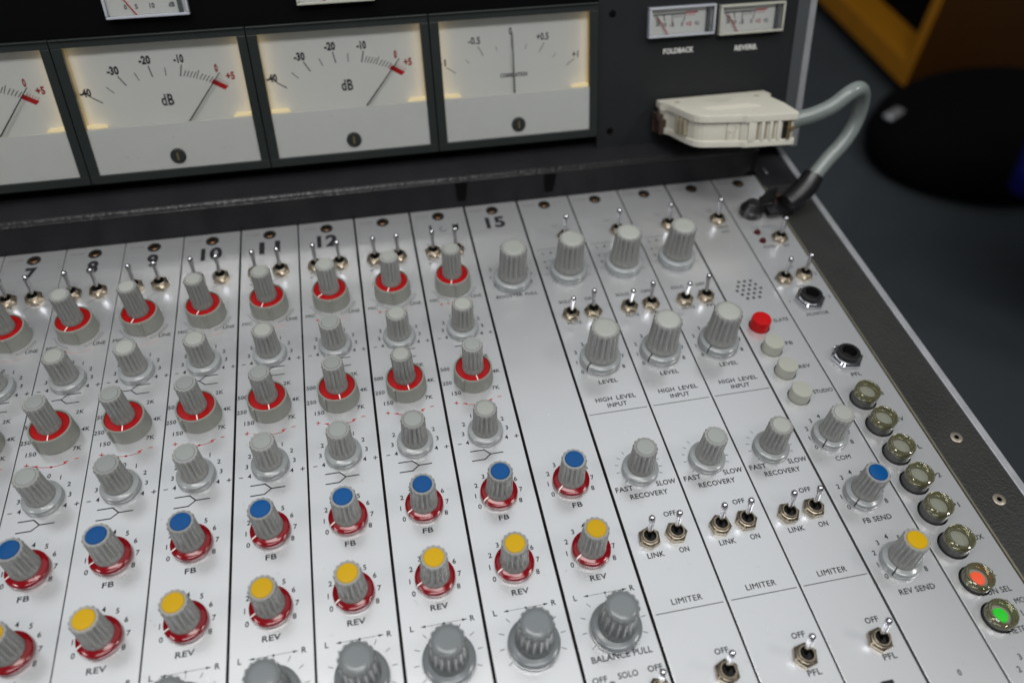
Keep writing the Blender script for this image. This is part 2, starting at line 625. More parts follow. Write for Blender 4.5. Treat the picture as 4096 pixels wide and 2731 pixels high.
def toggle(parent, x, y, tilt=11, lean=0, label=None, big=1.0):
    k = ('toggle_switch',)
    if k not in CACHE:
        b = MB()
        b.lathe([(.0049, .0002), (.0053, .0005), (.0053, .0022), (.0047, .0031)], 48, rfun=lambda r, z, a, j: r * (hexr(a) if j < 3 else min(hexr(a), 1.02)), cap1=False)
        b.lathe([(.0047, .0031), (.0043, .0033), (.0043, .0042), (.0040, .0045), (.0034, .0045), (.0032, .0042)], 48, cap0=False, cap1=False)
        b.lathe([(.0032, .0042), (.0031, .0012), (.0005, .0008)], 48, 1, cap0=False)
        CACHE[k] = b.mesh('toggle_switch', [M_NUT, M_HOLE], 30)
        b = MB()
        b.lathe([(.0013, .001), (.00125, .006), (.0015, .0135), (.00175, .0152), (.0018, .0165), (.0016, .0176), (.0011, .0183), (.0003, .0186)], 24)
        CACHE[('lever',)] = b.mesh('lever', M_CHROME, 40)
    t = obj('toggle_switch', CACHE[k], parent, (x, y, 0), (0, 0, random.uniform(0, 1)), label)
    rz_ = t.rotation_euler.z
    lv = obj('lever', CACHE[('lever',)], t)
    lv.matrix_local = Matrix.Rotation(-rz_, 4, 'Z') @ Matrix.Rotation(R(-tilt), 4, 'X') @ Matrix.Rotation(R(lean), 4, 'Y')
    return t


def screw(parent, x, y):
    k = ('screw',)
    if k not in CACHE:
        b = MB()
        b.lathe([(.0030, .0001), (.0029, .0005), (.0024, .0008), (.0017, .0008), (.0016, .0006)], 28, cap1=False)
        b.lathe([(.0016, .0009), (.0015, -.0006), (.0002, -.0007)], 28, 1, cap0=False)
        b.add([(-.0046 * math.cos(2 * math.pi * i / 24), .0046 * math.sin(2 * math.pi * i / 24), .00007) for i in range(24)][::-1], [tuple(range(24))], 1)
        CACHE[k] = b.mesh('screw', [M_SOCK, M_HOLE], 40)
    return obj('screw', CACHE[k], parent, (x, y, 0))


# ------------------------------------------------------------------ console layout
P = 0.04
CORR = {5: 0, 6: 1.0, 7: 1.3, 8: 0.3, 9: -.3, 10: -1.1, 11: -1.1, 12: -.8, 13: -.1, 14: 0.9, 15: 1.3, 16: 1.25, 17: .9, 18: 0, 19: -1.6, 20: -4.2}
XB = {k: k * P + v / 1000 for k, v in CORR.items()}
GAP = {k_: v_ * 1.2 for k_, v_ in {7: .5, 8: .45, 9: .6, 10: 1.0, 11: .8, 12: 1.15, 13: 1.2, 14: 1.3, 15: 1.3, 16: .9, 17: .8, 18: 1.2, 19: .9, 6: .5}.items()}
YT, YB = 0.1650, -0.30
PL = 0.0022


def plate(parent, k, y1=YT, cut=None):
    g0, g1 = GAP.get(k - 1, .5) / 2000, GAP.get(k, .3) / 2000
    c = (XB[k - 1] + XB[k]) / 2
    b = MB()
    b.box((XB[k - 1] + g0 - c, YB, -PL), (XB[k] - g1 - c, y1, 0), bev=.00025)
    me = b.mesh('face_plate', M_PANEL)
    o = obj('face_plate', me, parent)
    if cut:
        cb = MB()
        for cx, cy, r in cut:
            cb.lathe([(r, -.01), (r, .01)], 20, c=(cx, cy, 0))
        co = obj('cutter', cb.mesh('cutter', M_HOLE), parent)
        md = o.modifiers.new('b', 'BOOLEAN')
        md.object = co
        md.solver = 'EXACT'
        dg = bpy.context.evaluated_depsgraph_get()
        nm = bpy.data.meshes.new_from_object(o.evaluated_get(dg))
        o.modifiers.clear()
        o.data = nm
        bpy.data.objects.remove(co)
    return o


NUM = {6: 'six', 7: 'seven', 8: 'eight', 9: 'nine', 10: 'ten', 11: 'eleven', 12: 'twelve', 15: 'fifteen'}
YG, YH, YE, YL, YF, YR, YP = .0843, .0428, .0018, -.0392, -.0803, -.1223, -.1642
STRIPS = {}


def strip(k, label):
    c = (XB[k - 1] + XB[k]) / 2
    t = thing('channel_strip', label, 'channel strip', 'channel strips of the mixing console', (c, 0, 0))
    STRIPS[k] = t
    return t


def ring08(p, y, dx=0, k=1.0, hide=()):
    y += .0017 if dx == 0 else 0
    for s, (a, b) in {'0': (-11.5, -7.7), '1': (-12.7, -1.0), '2': (-11.4, 5.4), '3': (-6.6, 10.4), '4': (-.4, 12.8), '5': (6.2, 11.0), '6': (10.8, 5.8), '7': (12.5, -1.2), '8': (11.0, -7.8)}.items():
        if s not in hide:
            p.text(s, dx + a / 1000 * k, y + b / 1000 * k, .0026)


def ring44(p, y):
    y += .0017
    pts = [('0', 0.1, 13.2), ('1', 6.4, 11.3), ('2', 11.5, 6.1), ('3', 12.9, -.6), ('4', 11.4, -7.2), ('1', -6.4, 11.3), ('2', -11.5, 6.1), ('3', -12.9, -.6), ('4', -11.4, -7.0)]
    for s, a, b in pts:
        p.text(s, a / 1000, y + b / 1000, .0026)
    p.line([(.0162, y - .0073), (.0184, y - .0073)], .0005)
    p.line([(.0173, y - .0084), (.0173, y - .0062)], .0005)
    p.line([(-.0168, y - .0072), (-.0150, y - .0072)], .0005)


def arc(p, cx, cy, r, a0, a1, wd=.00022, n=14):
    p.line([(cx + r * math.cos(R(a0 + (a1 - a0) * i / n)), cy + r * math.sin(R(a0 + (a1 - a0) * i / n))) for i in range(n + 1)], wd)


def header(p, g, t, k):
    screw(t, 0, .1572)
    g.text('STUDER', -.0115, .1585, .0016, width=.0095)
    pr = Print()
    w = .0176
    pr.line([(-w, .1545), (w, .1545), (w, .1362), (-w, .1362), (-w, .1545)], .00018)
    pr.obj('label_outline', t, M_INK_GREY)


def pan_print(p, y):
    y += .0020
    p.text('L', -.0146, y + .0165, .0027)
    p.text('R', .0150, y + .0165, .0027)
    p.line([(-.0095, y + .0165), (.0115, y + .0165)], .00018)
    p.arrow(-.0105, y + .0165, math.pi)
    p.arrow(.0125, y + .0165, 0)
    p.disc(.0009, y + .0165, .00055)
    p.line([(.0009, y + .0165), (.0009, y + .0135)], .0002)
    for a in (215, 186, 158, 130, 62, 35, 5, -25):
        c, s = math.cos(R(a)), math.sin(R(a))
        p.line([(.0009 + .0142 * c, y + .0142 * s), (.0009 + .0165 * c, y + .0165 * s)], .00032)


for k in range(6, 15):
    nm = {13: 'silver channel strip with a blank number box, beside the strip marked twelve',
          14: 'silver channel strip whose number box bears torn tape scraps, next to the strip marked fifteen',
          6: 'silver channel strip just before the one marked seven, only its top corner showing'}.get(k) or 'silver channel strip marked %s at its top' % NUM[k]
    t = strip(k, nm)
    plate(t, k)
    p, g, rd, pk = Print(), Print(), Print(), Print()
    header(p, g, t, k)
    if k <= 12:
        p.text(str(k), 0, .1436, .0112, width=.0145 if k > 9 else .0075, bold=.022)
    if k == 14:
        p.text('1', -.0072, .1445, .0062, bold=.022)
        g.text('c', .0003, .1432, .0085, w=.8, rot=.5)
        tp = Print(.0001)
        tp.poly([(.0088, .1405), (.0130, .1400), (.0133, .1470), (.0110, .1455), (.0090, .1472)], [(0, 1, 2, 3, 4)])
        tp.obj('tape_scrap', t, M_BLACK)
    toggle(t, -.0087, .1178, 13, label='toggle switch just above the MIC side of the gain knob')
    toggle(t, .0075, .1178, 13, label='toggle switch just above the LINE side of the gain knob')
    # little circuit signs under the switches
    p.line([(-.0121, .1118), (-.0062, .1078)], .0003)
    p.line([(-.0121, .1078), (-.0062, .1118)], .0003)
    for a, b in ((-.0124, .1120), (-.0124, .1076), (-.0059, .1120)):
        p.disc(a, b, .0007)
    p.line([(.0019, .1086), (.0062, .1120), (.0117, .1120)], .00035)
    # gain
    knob_dual(t, 0, YG, .0325, {12: -3, 13: 0, 14: 5}.get(k, 8), {12: -50, 13: -20, 14: -12}.get(k, -20), 'cream', label='knob on a red disc in a tall grey skirt, below the toggle pair')
    arc(p, 0, YG, .0145, 197, 250)
    arc(p, 0, YG, .0128, 197, 236)
    arc(p, 0, YG, .0145, 290, 343)
    arc(p, 0, YG, .0158, 290, 343)
    for a in (197, 223, 250, 290, 316, 343):
        c, s = math.cos(R(a)), math.sin(R(a))
        p.line([(.0145 * c, YG + .0145 * s), (.0158 * c, YG + .0158 * s)], .00022)
    p.text('MIC', -.0143, .0715, .0026, width=.0062)
    p.text('LINE', .0138, .0713, .0026, width=.0072)
    pk.line([(.0105 - i * .00165, .0675 - .0025 * math.sin(i / 10 * math.pi)) for i in range(11)], .00025)
    rd.arrow(-.0075, .0677, R(165))
    rd.line([(-.0112, .0672), (-.0092, .0672)], .0005)
    rd.line([(-.0102, .0662), (-.0102, .0682)], .0005)
    # high shelf
    knob_std(t, 0, YH, 'cream' if k != 12 else 'grey')
    ring44(p, YH)
    y = YH - .0138
    p.line([(-.0072, y), (-.0022, y), (.0010, y + .0032), (.0084, y + .0032)], .0006)
    p.line([(-.0022, y), (.0012, y - .0034), (.0084, y - .0034)], .0006)
    # mid frequency
    knob_dual(t, 0, YE, .0318, -40 if k > 9 else -38, 8 if k > 9 else 2, 'grey' if k != 13 else 'cream', label='knob on a red disc in a tall grey skirt, ringed by frequency numbers')
    for s, a, b, w in (('2K', 10.0, 14.6, .0046), ('4K', 14.9, 1.4, .0046), ('7K', 12.2, -11.4, .0046), ('150', -12.0, -11.6, .0056), ('250', -16.4, -3.0, .0056), ('500', -16.2, 8.0, .0056), ('1K', -3.0, 16.6, .0042)):
        p.text(s, a / 1000, YE + .0017 + b / 1000, .0026, width=w)
    yy = YE - .0181
    rd.line([(-.0075 + i * .00155, yy - .0010 - .0012 * math.sin(i / 10 * math.pi)) for i in range(11)], .00034)
    rd.arrow(-.0100, yy + .0001, R(165), .003, .0014)
    rd.arrow(.0092, yy + .0007, R(25), .003, .0014)
    rd.disc(.0002, yy - .0022, .0007)
    rd.line([(-.0142, yy + .0010), (-.0120, yy + .0010)], .0005)
    rd.line([(-.0131, yy - .0001), (-.0131, yy + .0021)], .0005)
    rd.line([(.0120, yy + .0012), (.0139, yy + .0012)], .0005)
    # low shelf
    knob_std(t, 0, YL, 'grey' if k != 14 else 'cream')
    ring44(p, YL)
    y = YL - .0151
    p.line([(-.0106, y + .0034), (-.0030, y + .0034), (.0003, y), (.0074, y)], .00066)
    p.line([(-.0106, y - .0030), (-.0034, y - .0030), (.0003, y)], .00066)
    # sends
    knob_std(t, 0, YF, 'blue', 'red', 'white', -64, label='knob with blue cap on a red flange')
    ring08(p, YF)
    p.text('FB', 0, YF - .0147, .0028, width=.0056)
    knob_std(t, 0, YR, 'yellow', 'red', 'white', -64, label='knob with yellow cap on a red flange')
    ring08(p, YR)
    p.text('REV', 0, YR - .0148, .0028, width=.0088)
    knob_big(t, .0009, YP, False, ht=.0262, label='large slate grey knob between L and R marks')
    pan_print(p, YP)
    p.obj('lettering', t, M_INK)
    g.obj('maker_lettering', t, M_INK_GREY)
    rd.obj('red_lettering', t, M_INK_RED)
    pk.obj('faded_red_arc', t, M_INK_PINK)

# ---- strip fifteen
t = strip(15, 'silver strip marked fifteen with booster knob on top and mostly bare upper face')
plate(t, 15)
p, g = Print(), Print()
screw(t, 0, .1572)
g.text('STUDER', -.0115, .1585, .0016, width=.0095)
p.text('15', 0, .1436, .0108, width=.0142, bold=.022)
knob_big(t, 0, .0815, True, label='large pale knob alone on the blank upper half')
for s, a, b in (('0', -12.3, -4.2), ('1', -14.2, 3.6), ('2', -13.0, 11.5), ('6', 12.6, 9.5), ('7', 14.2, 2.6), ('8', 12.6, -4.6)):
    p.text(s, a / 1000, .083 + b / 1000, .0026)
p.text('BOOSTER PULL', .0005, .0670, .0026, width=.0285)
knob_std(t, 0, YF, 'blue', 'red', 'white', -60, label='knob with blue cap on a red flange')
ring08(p, YF)
p.text('FB', 0, YF - .0147, .0028, width=.0056)
knob_std(t, 0, YR, 'yellow', 'red', 'white', -60, label='knob with yellow cap on a red flange')
ring08(p, YR)
p.text('REV', 0, YR - .0148, .0028, width=.0088)
knob_big(t, .0009, YP, False, ht=.0265, label='large slate grey balance knob')
pan_print(p, YP)
p.text('BALANCE PULL', .0004, -.1769, .0029, width=.0300)
p.text('SOLO', .0006, -.1861, .0027, width=.0098)
p.text('OFF', -.0132, -.1862, .0027, width=.0072)
p.text('OFF', .0140, -.1857, .0027, width=.0072)
toggle(t, -.0115, -.1975, 11)
toggle(t, .0125, -.1965, 11)
p.obj('lettering', t, M_INK)
g.obj('maker_lettering', t, M_INK_GREY)

# ---- high level input strips
for k, lab in ((16, 'silver strip with high level input and limiter sections, right beside the booster strip'),
               (17, 'middle one of the three silver high level input strips'),
               (18, 'silver high level input strip standing beside the strip with the red slate button')):
    t = strip(k, lab)
    plate(t, k)
    p, g = Print(), Print()
    screw(t, 0, .1572)
    g.text('STUDER', -.0115, .1585, .0016, width=.0095)
    g.text('L   R', .0108, .1585, .0016, width=.005)
    g.text('ON', .0015, .1318, .0022, width=.0040)
    toggle(t, .0068, .1185, 10)
    p.line([(-.0165, .1082), (.0165, .1082)], .0003)
    p.text('L', -.0130, .1040, .0024)
    p.disc(-.0075, .1042, .0009)
    knob_big(t, 0, .0830, True, ht=.0305, label='large pale knob at the top of the strip')
    for a in (215, 186, 158, 35, 5, -25, 225, 130):
        c, s = math.cos(R(a)), math.sin(R(a))
        p.line([(.0142 * c, .0845 + .0142 * s), (.0162 * c, .0845 + .0162 * s)], .0003)
    for a, b in ((-13.6, 4.5), (-13.8, 11)):
        p.disc(a / 1000, .0845 + b / 1000, .0007)
    dx0 = {16: -.0007, 17: -.0002, 18: -.0005}[k]
    toggle(t, dx0 - .0078, .0424, -4)
    toggle(t, dx0 + .0075, .0427, 12)
    p.text('SOLO', -.0090, .0552, .0025, width=.0092)
    p.text('OFF', .0078, .0555, .0025, width=.0068)
    p.text('MUTE', -.0078, .0353, .0025, width=.0092)
    p.text('PFL', .0085, .0352, .0025, width=.0068)
    knob_big(t, 0, .0020, True, 'black', -54, ht=.0300, label='large pale level knob with a black pointer')
    for s, a, b in (('0', -13.3, -9.2), ('1', -15.0, -1.2), ('2', -13.6, 7.0), ('3', -7.8, 13.0), ('4', 0, 15.6), ('5', 7.8, 13.0), ('6', 13.6, 7.0), ('7', 15.2, -.9), ('8', 13.3, -9.2)):
        p.text(s, a / 1000, .0035 + b / 1000, .0026)
    p.text('LEVEL', .0003, -.0155, .0028, width=.0120)
    p.text('HIGH', -.0063, -.0287, .0029, width=.0103)
    p.text('LEVEL', .0077, -.0287, .0029, width=.0122)
    p.text('INPUT', .0008, -.0335, .0029, width=.0122)
    p.line([(-.0178, -.0385), (.0178, -.0385)], .0004)
    knob_std(t, 0, -.0802, 'cream' if k == 18 else 'grey', label='fluted recovery knob')
    for a in (218, 186, 164, 142, 120, 60, 38, 16, -6, -26):
        c, s = math.cos(R(a)), math.sin(R(a))
        p.line([(.0116 * c, -.0785 + .0116 * s), (.0134 * c, -.0785 + .0134 * s)], .0003)
    p.text('FAST', -.0122, -.0905, .0029, width=.0100)
    p.text('SLOW', .0120, -.0904, .0029, width=.0114)
    p.text('RECOVERY', .0004, -.0960, .0029, width=.0216)
    toggle(t, -.0082, -.1218, 11)
    toggle(t, .0068, -.1214, 10)
    p.text('OFF', .0076, -.1094, .0027, width=.0070)
    p.text('LINK', -.0074, -.1310, .0028, width=.0093)
    p.text('ON', .0082, -.1308, .0028, width=.0054)
    p.text('LIMITER', .0002, -.1568, .0029, width=.0162)
    p.line([(-.0176, -.1615), (.0176, -.1615)], .0004)
    toggle(t, .0063, -.1945, 11)
    p.text('OFF', .0078, -.1842, .0027, width=.0070)
    p.text('PFL', .0078, -.2022, .0028, width=.0070)
    if k == 18:
        b = MB()
        b.box((-.003, -.2175, .00005), (.003, -.2125, .0012), bev=.0003)
        obj('slot', b.mesh('slot', M_BLACK), t)
    p.obj('lettering', t, M_INK)
    g.obj('maker_lettering', t, M_INK_GREY)

# ---- strip with talkback buttons
t = strip(19, 'silver strip with small speaker grille, red slate button and three beige buttons')
holes = []
for j, n in ((-2, 3), (-1, 4), (0, 5), (1, 4), (2, 3)):
    for i in range(n):
        holes.append(((i - (n - 1) / 2) * .00435 + .0008, .0446 + j * .0040, .00125))
btn = [(-.0062, .0112, 'SLATE', M_BUTTON_R), (-.0064, -.0090, 'FB', M_BUTTON), (-.0058, -.0282, 'REV', M_BUTTON), (-.0058, -.0480, 'STUDIO', M_BUTTON)]
plate(t, 19, cut=holes + [(a, b, .0070) for a, b, _, _ in btn])
b = MB()
b.box((-.014, .030, -.0075), (.014, .060, -.0070))
obj('speaker_backing', b.mesh('speaker_backing', M_HOLE), t)
p, g = Print(), Print()
screw(t, 0, .1572)
g.text('STUDER', -.0115, .1585, .0016, width=.0095)
g.text('ON', .0035, .1290, .0022, width=.0040)
toggle(t, .0062, .1177, 10)
p.text('IDENT', .0073, .1096, .0021, width=.0095)
p.text('OSC', .0077, .1046, .0021, width=.0062)
for (a, b_, s, m) in btn:
    key = ('push_button', m.name)
    kb = obj('push_button', lathe_mesh(key, [(.0063, -.006), (.0063, .0070), (.0060, .0075), (.0054, .0076)], m, 44), t, (a, b_, 0), label='red push button' if s == 'SLATE' else None)
    w = {'SLATE': .0105, 'FB': .0050, 'REV': .0078, 'STUDIO': .0130}[s]
    p.text(s, {'SLATE': .0105, 'FB': .0072, 'REV': .0085, 'STUDIO': .0110}[s], {'SLATE': .0140, 'FB': -.0061, 'REV': -.0261, 'STUDIO': -.0465}[s], .0026, width=w)
for y, cp, s, w in ((-.0768, 'cream', 'COM', .0092), (-.1164, 'blue', 'FB SEND', .0168), (-.1570, 'yellow', 'REV SEND', .0200)):
    knob_std(t, -.0008, y - .0016, cp, 'grey', 'black', -52, label='knob with %s cap on a grey flange and black pointer' % cp)
    ring08(p, y, -.0003, hide=('5', '6') if cp == 'cream' else ())
    p.text(s, .0002, y - .0170, .0028, width=w)
p.text('0', -.0020, -.2156, .0026)
p.obj('lettering', t, M_INK)
g.obj('maker_lettering', t, M_INK_GREY)

# ---- last strip
t = strip(20, 'silver end strip with two headphone jacks and a column of clear lamp buttons')
lampy = [-.0572, -.0771, -.0970, -.1165, -.1357, -.1556, -.1757, -.1952]
c20 = (XB[19] + XB[20]) / 2
plate(t, 20, cut=[(.7715 - c20, y, .0082) for y in lampy])
p, g = Print(), Print()
screw(t, .001, .1572)
g.text('STUDER', -.0105, .1585, .0016, width=.0095)
toggle(t, .7833 - c20, .0905, 8, 4)
toggle(t, .7682 - c20, .0498, 8, 4)
toggle(t, .7838 - c20, .0508, 8, 4)
for (a, b_) in ((.7694, .0992), (.7697, .0897)):
    obj('indicator_lamp', lathe_mesh(('indicator_lamp',), [(.0025, .0002), (.0023, .0012), (.0017, .0023), (.0006, .0028)], M_LED, 24), t, (a - c20, b_, 0))
for y, a in ((.0275, .7766), (-.0252, .7766)):
    key = ('jack_socket',)
    if key not in CACHE:
        b = MB()
        b.lathe([(.0086, .0002), (.0090, .0006), (.0090, .0028), (.0082, .0038)], 60, rfun=lambda r, z, a_, j: r * (hexr(a_) if j < 3 else min(1.06, hexr(a_))), cap1=False)
        b.lathe([(.0084, .0037), (.0074, .0040)], 60, cap0=False, cap1=False)
        b.lathe([(.0073, .0036), (.0074, .0062), (.0070, .0070), (.0062, .0072), (.0058, .0078), (.0048, .0078), (.0044, .0070), (.0043, .0010), (.0002, .0008)], 48, 1, cap0=False)
        CACHE[key] = b.mesh('jack_socket', [M_CHROME, M_BLACK], 30)
    obj('jack_socket', CACHE[key], t, (a - c20, y, 0), (0, 0, .35))
g.text('EXT. SUPPLY', .7775 - c20, .1050, .0023, width=.0200)
p.text('POWER', .7733 - c20, .0834, .0023, width=.0105)
p.text('ON', .7852 - c20, .0827, .0023, width=.0042)
p.text('ON', .7779 - c20, .0606, .0022, width=.0042)
p.text('ON', .7766 - c20, .0414, .0024, width=.0048)
for s, a, b_ in (('1', .7625, .0518), ('2', .7929, .0512), ('1', .7631, .0289), ('2', .7921, .0286)):
    p.text(s, a - c20, b_, .0022)
p.text('MONITOR', .7769 - c20, .0150, .0026, width=.0160)
p.text('PFL', .7772 - c20, -.0381, .0026, width=.0068)
for y, s, dx, w, h in zip(lampy, ('FB', 'REV', 'PFL', 'TP2', 'TP1', 'AUX', 'Σ', ''), (.7840, .7850, .7850, .7853, .7850, .7862, .7826, 0), (.0056, .0080, .0075, .0080, .0076, .0090, .0030, 0), (.0024, .0022, .0020, .0018, .0017, .0018, .0018, 0)):
    if s:
        p.text(s, dx - c20, y + h, .0027, width=w)
p.text('MON SEL', .7790 - c20, -.1826, .0029, width=.0172)
p.text('METER', .7785 - c20, -.2027, .0029, width=.0125)
p.text('MON', .7895 - c20, -.1893, .0027, width=.0085)
p.line([(.7797 - c20, -.1908), (.7797 - c20, -.1880), (.7818 - c20, -.1880), (.7818 - c20, -.1908), (.7826 - c20, -.1908)], .0003)
p.line([(.7798 - c20, -.1968), (.7826 - c20, -.1968), (.7826 - c20, -.1954), (.7806 - c20, -.1954)], .0003)
p.text('I', .7852 - c20, -.1954, .0027)
p.text('3', .7705 - c20, -.2146, .0027)
p.text('2', .7665 - c20, -.2198, .0027)
for i, y in enumerate(lampy):
    low = i >= 6
    h = .0068 if low else .0106
    body = lathe_mesh(('lamp_button', low), [(.0073, -.006), (.0073, h - .0050)], M_BUTDK, 44)
    lb = obj('lamp_button', body, t, (.7715 - c20, y, 0), label={6: 'lamp button lit orange', 7: 'lamp button lit green'}.get(i))
    key = ('clear_cap', low)
    if key not in CACHE:
        b = MB()
        z0 = h - .0050
        b.lathe([(.0074, z0), (.0074, h - .0010), (.0070, h - .0002), (.0064, h), (.0057, h - .0004), (.0054, h - .0012), (.0053, z0 + .0004), (.0074, z0)], 44, cap0=False, cap1=False)
        CACHE[key] = b.mesh('clear_cap', M_CLEAR, 40)
    obj('clear_cap', CACHE[key], lb)
    obj('lamp_window', lathe_mesh(('lamp_window', i if low else 0), [(.0053, h - .0060), (.0052, h - .0044), (.0040, h - .0043)], {6: M_OLIVE, 7: M_OLIVE}.get(i, M_OLIVE), 40), lb)
    if low:
        key = ('lit_lens', i)
        obj('lit_lens', lathe_mesh(key, [(.0037, h - .0042), (.0034, h - .0036), (.001, h - .0034)], M_LAMP_R if i == 6 else M_LAMP_G, 32), lb)
p.obj('lettering', t, M_INK)
g.obj('maker_lettering', t, M_INK_GREY)

# ------------------------------------------------------------------ dust and fibres lying on the strips
M_DUST = mat('grey_dust', (0.20, 0.17, 0.14), 0.9)
M_FIBRE = mat('pale_fibre', (0.62, 0.60, 0.58), 0.8)
for k in sorted(STRIPS):
    rr = random.Random(k * 11)
    d, f = Print(.00016), Print(.00022)
    hw = (XB[k] - XB[k - 1]) / 2 - .001
    for _ in range(34):
        x, y, r = rr.uniform(-hw, hw), rr.uniform(-.22, .13), rr.uniform(.00006, .00020)
        a0 = rr.uniform(0, 6)
        el = rr.uniform(1, 2.4)
        P_ = []
        for i in range(6):
            a = i * math.pi / 3
            q = r * rr.uniform(.6, 1.2)
            u, v = q * el * math.cos(a), q * math.sin(a)
            P_.append((x + u * math.cos(a0) - v * math.sin(a0), y + u * math.sin(a0) + v * math.cos(a0)))
        d.poly(P_, [tuple(range(6))])
    for o in [c_ for c_ in STRIPS[k].children if c_.name.startswith('toggle_switch')]:
        for _ in range(9):
            a, q = rr.uniform(3.4, 6.0), rr.uniform(.0056, .0075)
            x, y = o.location.x + q * math.cos(a), o.location.y + q * math.sin(a)
            r = rr.uniform(.0001, .00022)
            d.poly([(x + r * math.cos(i * 1.2566), y + r * .7 * math.sin(i * 1.2566)) for i in range(5)], [tuple(range(5))])
    for _ in range(7):
        x, y, a, q, sp = rr.uniform(-hw, hw) * .8, rr.uniform(-.21, .12), rr.uniform(0, 6), rr.uniform(.001, .0028), rr.uniform(.5, 1.6)
        arc(f if rr.random() < .5 else d, x, y, q, math.degrees(a), math.degrees(a + sp), .00008, 6)
    d.obj('dust', STRIPS[k], M_DUST)
    f.obj('fibres', STRIPS[k], M_FIBRE)

# ------------------------------------------------------------------ console body
desk = thing('console_frame', 'black leatherette console frame with silver edge trim holding the strips', 'console frame', None, (.5, 0, 0))


def dobj(name, b, m, sm=False, label=None):
    o = obj(name, b.mesh(name, m, sm), desk, (-.5, 0, 0), label=label)
    return o


b = MB()
b.box((.0, YB, -.030), (.7955, .1645, -.0090))
dobj('base_tray', b, M_PLATE_DK)
b = MB()
b.box((.7975, YB - .02, -.06), (.8266, .40, .0008), bev=.0006)
dobj('leather_rail', b, M_RAIL)
b = MB()
b.box((.8267, YB - .02, -.06), (.8316, .40, .0018), bev=.0005)
dobj('edge_trim', b, M_TRIM)
b = MB()
b.box((.7960, YB, -.005), (.7973, .1645, .0010), bev=.0004)
dobj('edge_bead', b, M_BEAD)
for y in (-.0939, -.1359, -.178, -.22):
    b = MB()
    b.lathe([(.0036, .0008), (.0036, .0013), (.0031, .0016), (.0014, .0016)], 32, c=(.8118, y, 0), cap1=False)
    b.lathe([(.0014, .0016), (.0013, .0004), (.0001, .0003)], 32, 1, c=(.8118, y, 0), cap0=False)
    obj('rail_screw', b.mesh('rail_screw', [M_WASH, M_RUST], 40), desk, (-.5, 0, 0))
# step behind the strips: face, rolled rim, top
prof = [(.1652, -.03), (.1652, .0215)]
for i in range(9):
    a = R(200 - i * 140 / 8)
    prof.append((.1672 + .0030 * math.cos(a), .0240 + .0024 * math.sin(a)))
prof += [(.172, .0245), (.30, .0245), (.30, -.03)]
V = [(0.0, y, z) for y, z in prof] + [(.7875, y, z) for y, z in prof]
n = len(prof)
F = [(i, i + 1, n + i + 1, n + i) for i in range(n - 1)] + [tuple(range(n))[::-1], tuple(range(n, 2 * n))]
b = MB()
b.add(V, F)
dobj('rear_step', b, M_STEP, 30)
b = MB()
b.tube([(.0, .1660, .0252), (.7875, .1660, .0252)], .0024, 20)
dobj('rolled_rim', b, M_RIM, True)
b = MB()
b.box((.7878, .1680, -.01), (.7955, .290, .0222), bev=.001)
dobj('step_end_block', b, M_BLACK)
b = MB()
b.box((.8032, .1625, .0008), (.8056, .1700, .0030), bev=.0006)
dobj('end_clip', b, M_CHROME)
b = MB()
b.box((.7962, .1500, .0008), (.8262, .40, .0012))
dobj('rear_rail_strip', b, M_STEP)
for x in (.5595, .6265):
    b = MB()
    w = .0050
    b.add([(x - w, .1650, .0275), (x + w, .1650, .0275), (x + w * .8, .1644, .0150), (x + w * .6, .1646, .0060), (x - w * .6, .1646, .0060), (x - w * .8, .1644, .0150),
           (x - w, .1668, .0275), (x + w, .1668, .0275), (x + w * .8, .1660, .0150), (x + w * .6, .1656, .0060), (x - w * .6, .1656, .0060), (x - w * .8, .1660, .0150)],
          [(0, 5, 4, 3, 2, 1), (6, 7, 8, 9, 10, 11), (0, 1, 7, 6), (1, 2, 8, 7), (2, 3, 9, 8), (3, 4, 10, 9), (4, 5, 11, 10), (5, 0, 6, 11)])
    dobj('dark_tab', b, M_DARK_TAB)  # added black tab that draws a dark smudge under the rim

# ------------------------------------------------------------------ meter bridge (local: x right, y up the face, z out)
TH = R(71.017)
ORG = Vector((.30733601, .21791442, .12435542))
ex, ey = Vector((1, 0, 0)), Vector((0, math.cos(TH), math.sin(TH)))
ez = ex.cross(ey)
BR = Matrix(((ex.x, ey.x, ez.x, ORG.x), (ex.y, ey.y, ez.y, ORG.y), (ex.z, ey.z, ez.z, ORG.z), (0, 0, 0, 1)))


def bthing(name, label, cat, x, s, z=0, group=None):
    o = thing(name, label, cat, group)
    o.matrix_world = BR @ Matrix.Translation((x, -s, z))
    return o


br = bthing('meter_bridge', 'black sloping meter bridge panel standing behind the channel strips', 'meter bridge', 0, 0)
b = MB()
FZ = -.0030
b.box((-.31, .0003, -.04), (.3605, .130, FZ))
b.box((-.31, -.1080, -.04), (.3605, -.0943, -.034))
b.box((-.31, -.0942, -.04), (.3605, .0002, -.012))
obj('black_panel', b.mesh('black_panel', M_BLKPAN), br)
b = MB()
b.box((.3606, -.1165, -.04), (.5134, .130, FZ), bev=.0005)
obj('charcoal_panel', b.mesh('charcoal_panel', M_CHARC), br)
b = MB()
b.box((.5135, -.1170, -.04), (.5226, .130, FZ + .001), bev=.0005)
obj('cheek_edge', b.mesh('cheek_edge', M_CHEEK), br)
b = MB()
b.box((.5227, -.1175, -.005), (.5279, .130, FZ + .0018), bev=.0004)
obj('cheek_trim', b.mesh('cheek_trim', M_TRIM), br)
b = MB()
b.box((.5227, -.1160, -.16), (.5277, .130, -.0051))
obj('cheek_side', b.mesh('cheek_side', M_CHEEK), br)
pr = Print()
pr.text('FOLDBACK', .4223, -.0372, .0034, width=.0235, bold=.012)
pr.text('REVERB.', .4757, -.0388, .0034, width=.0180, bold=.012)
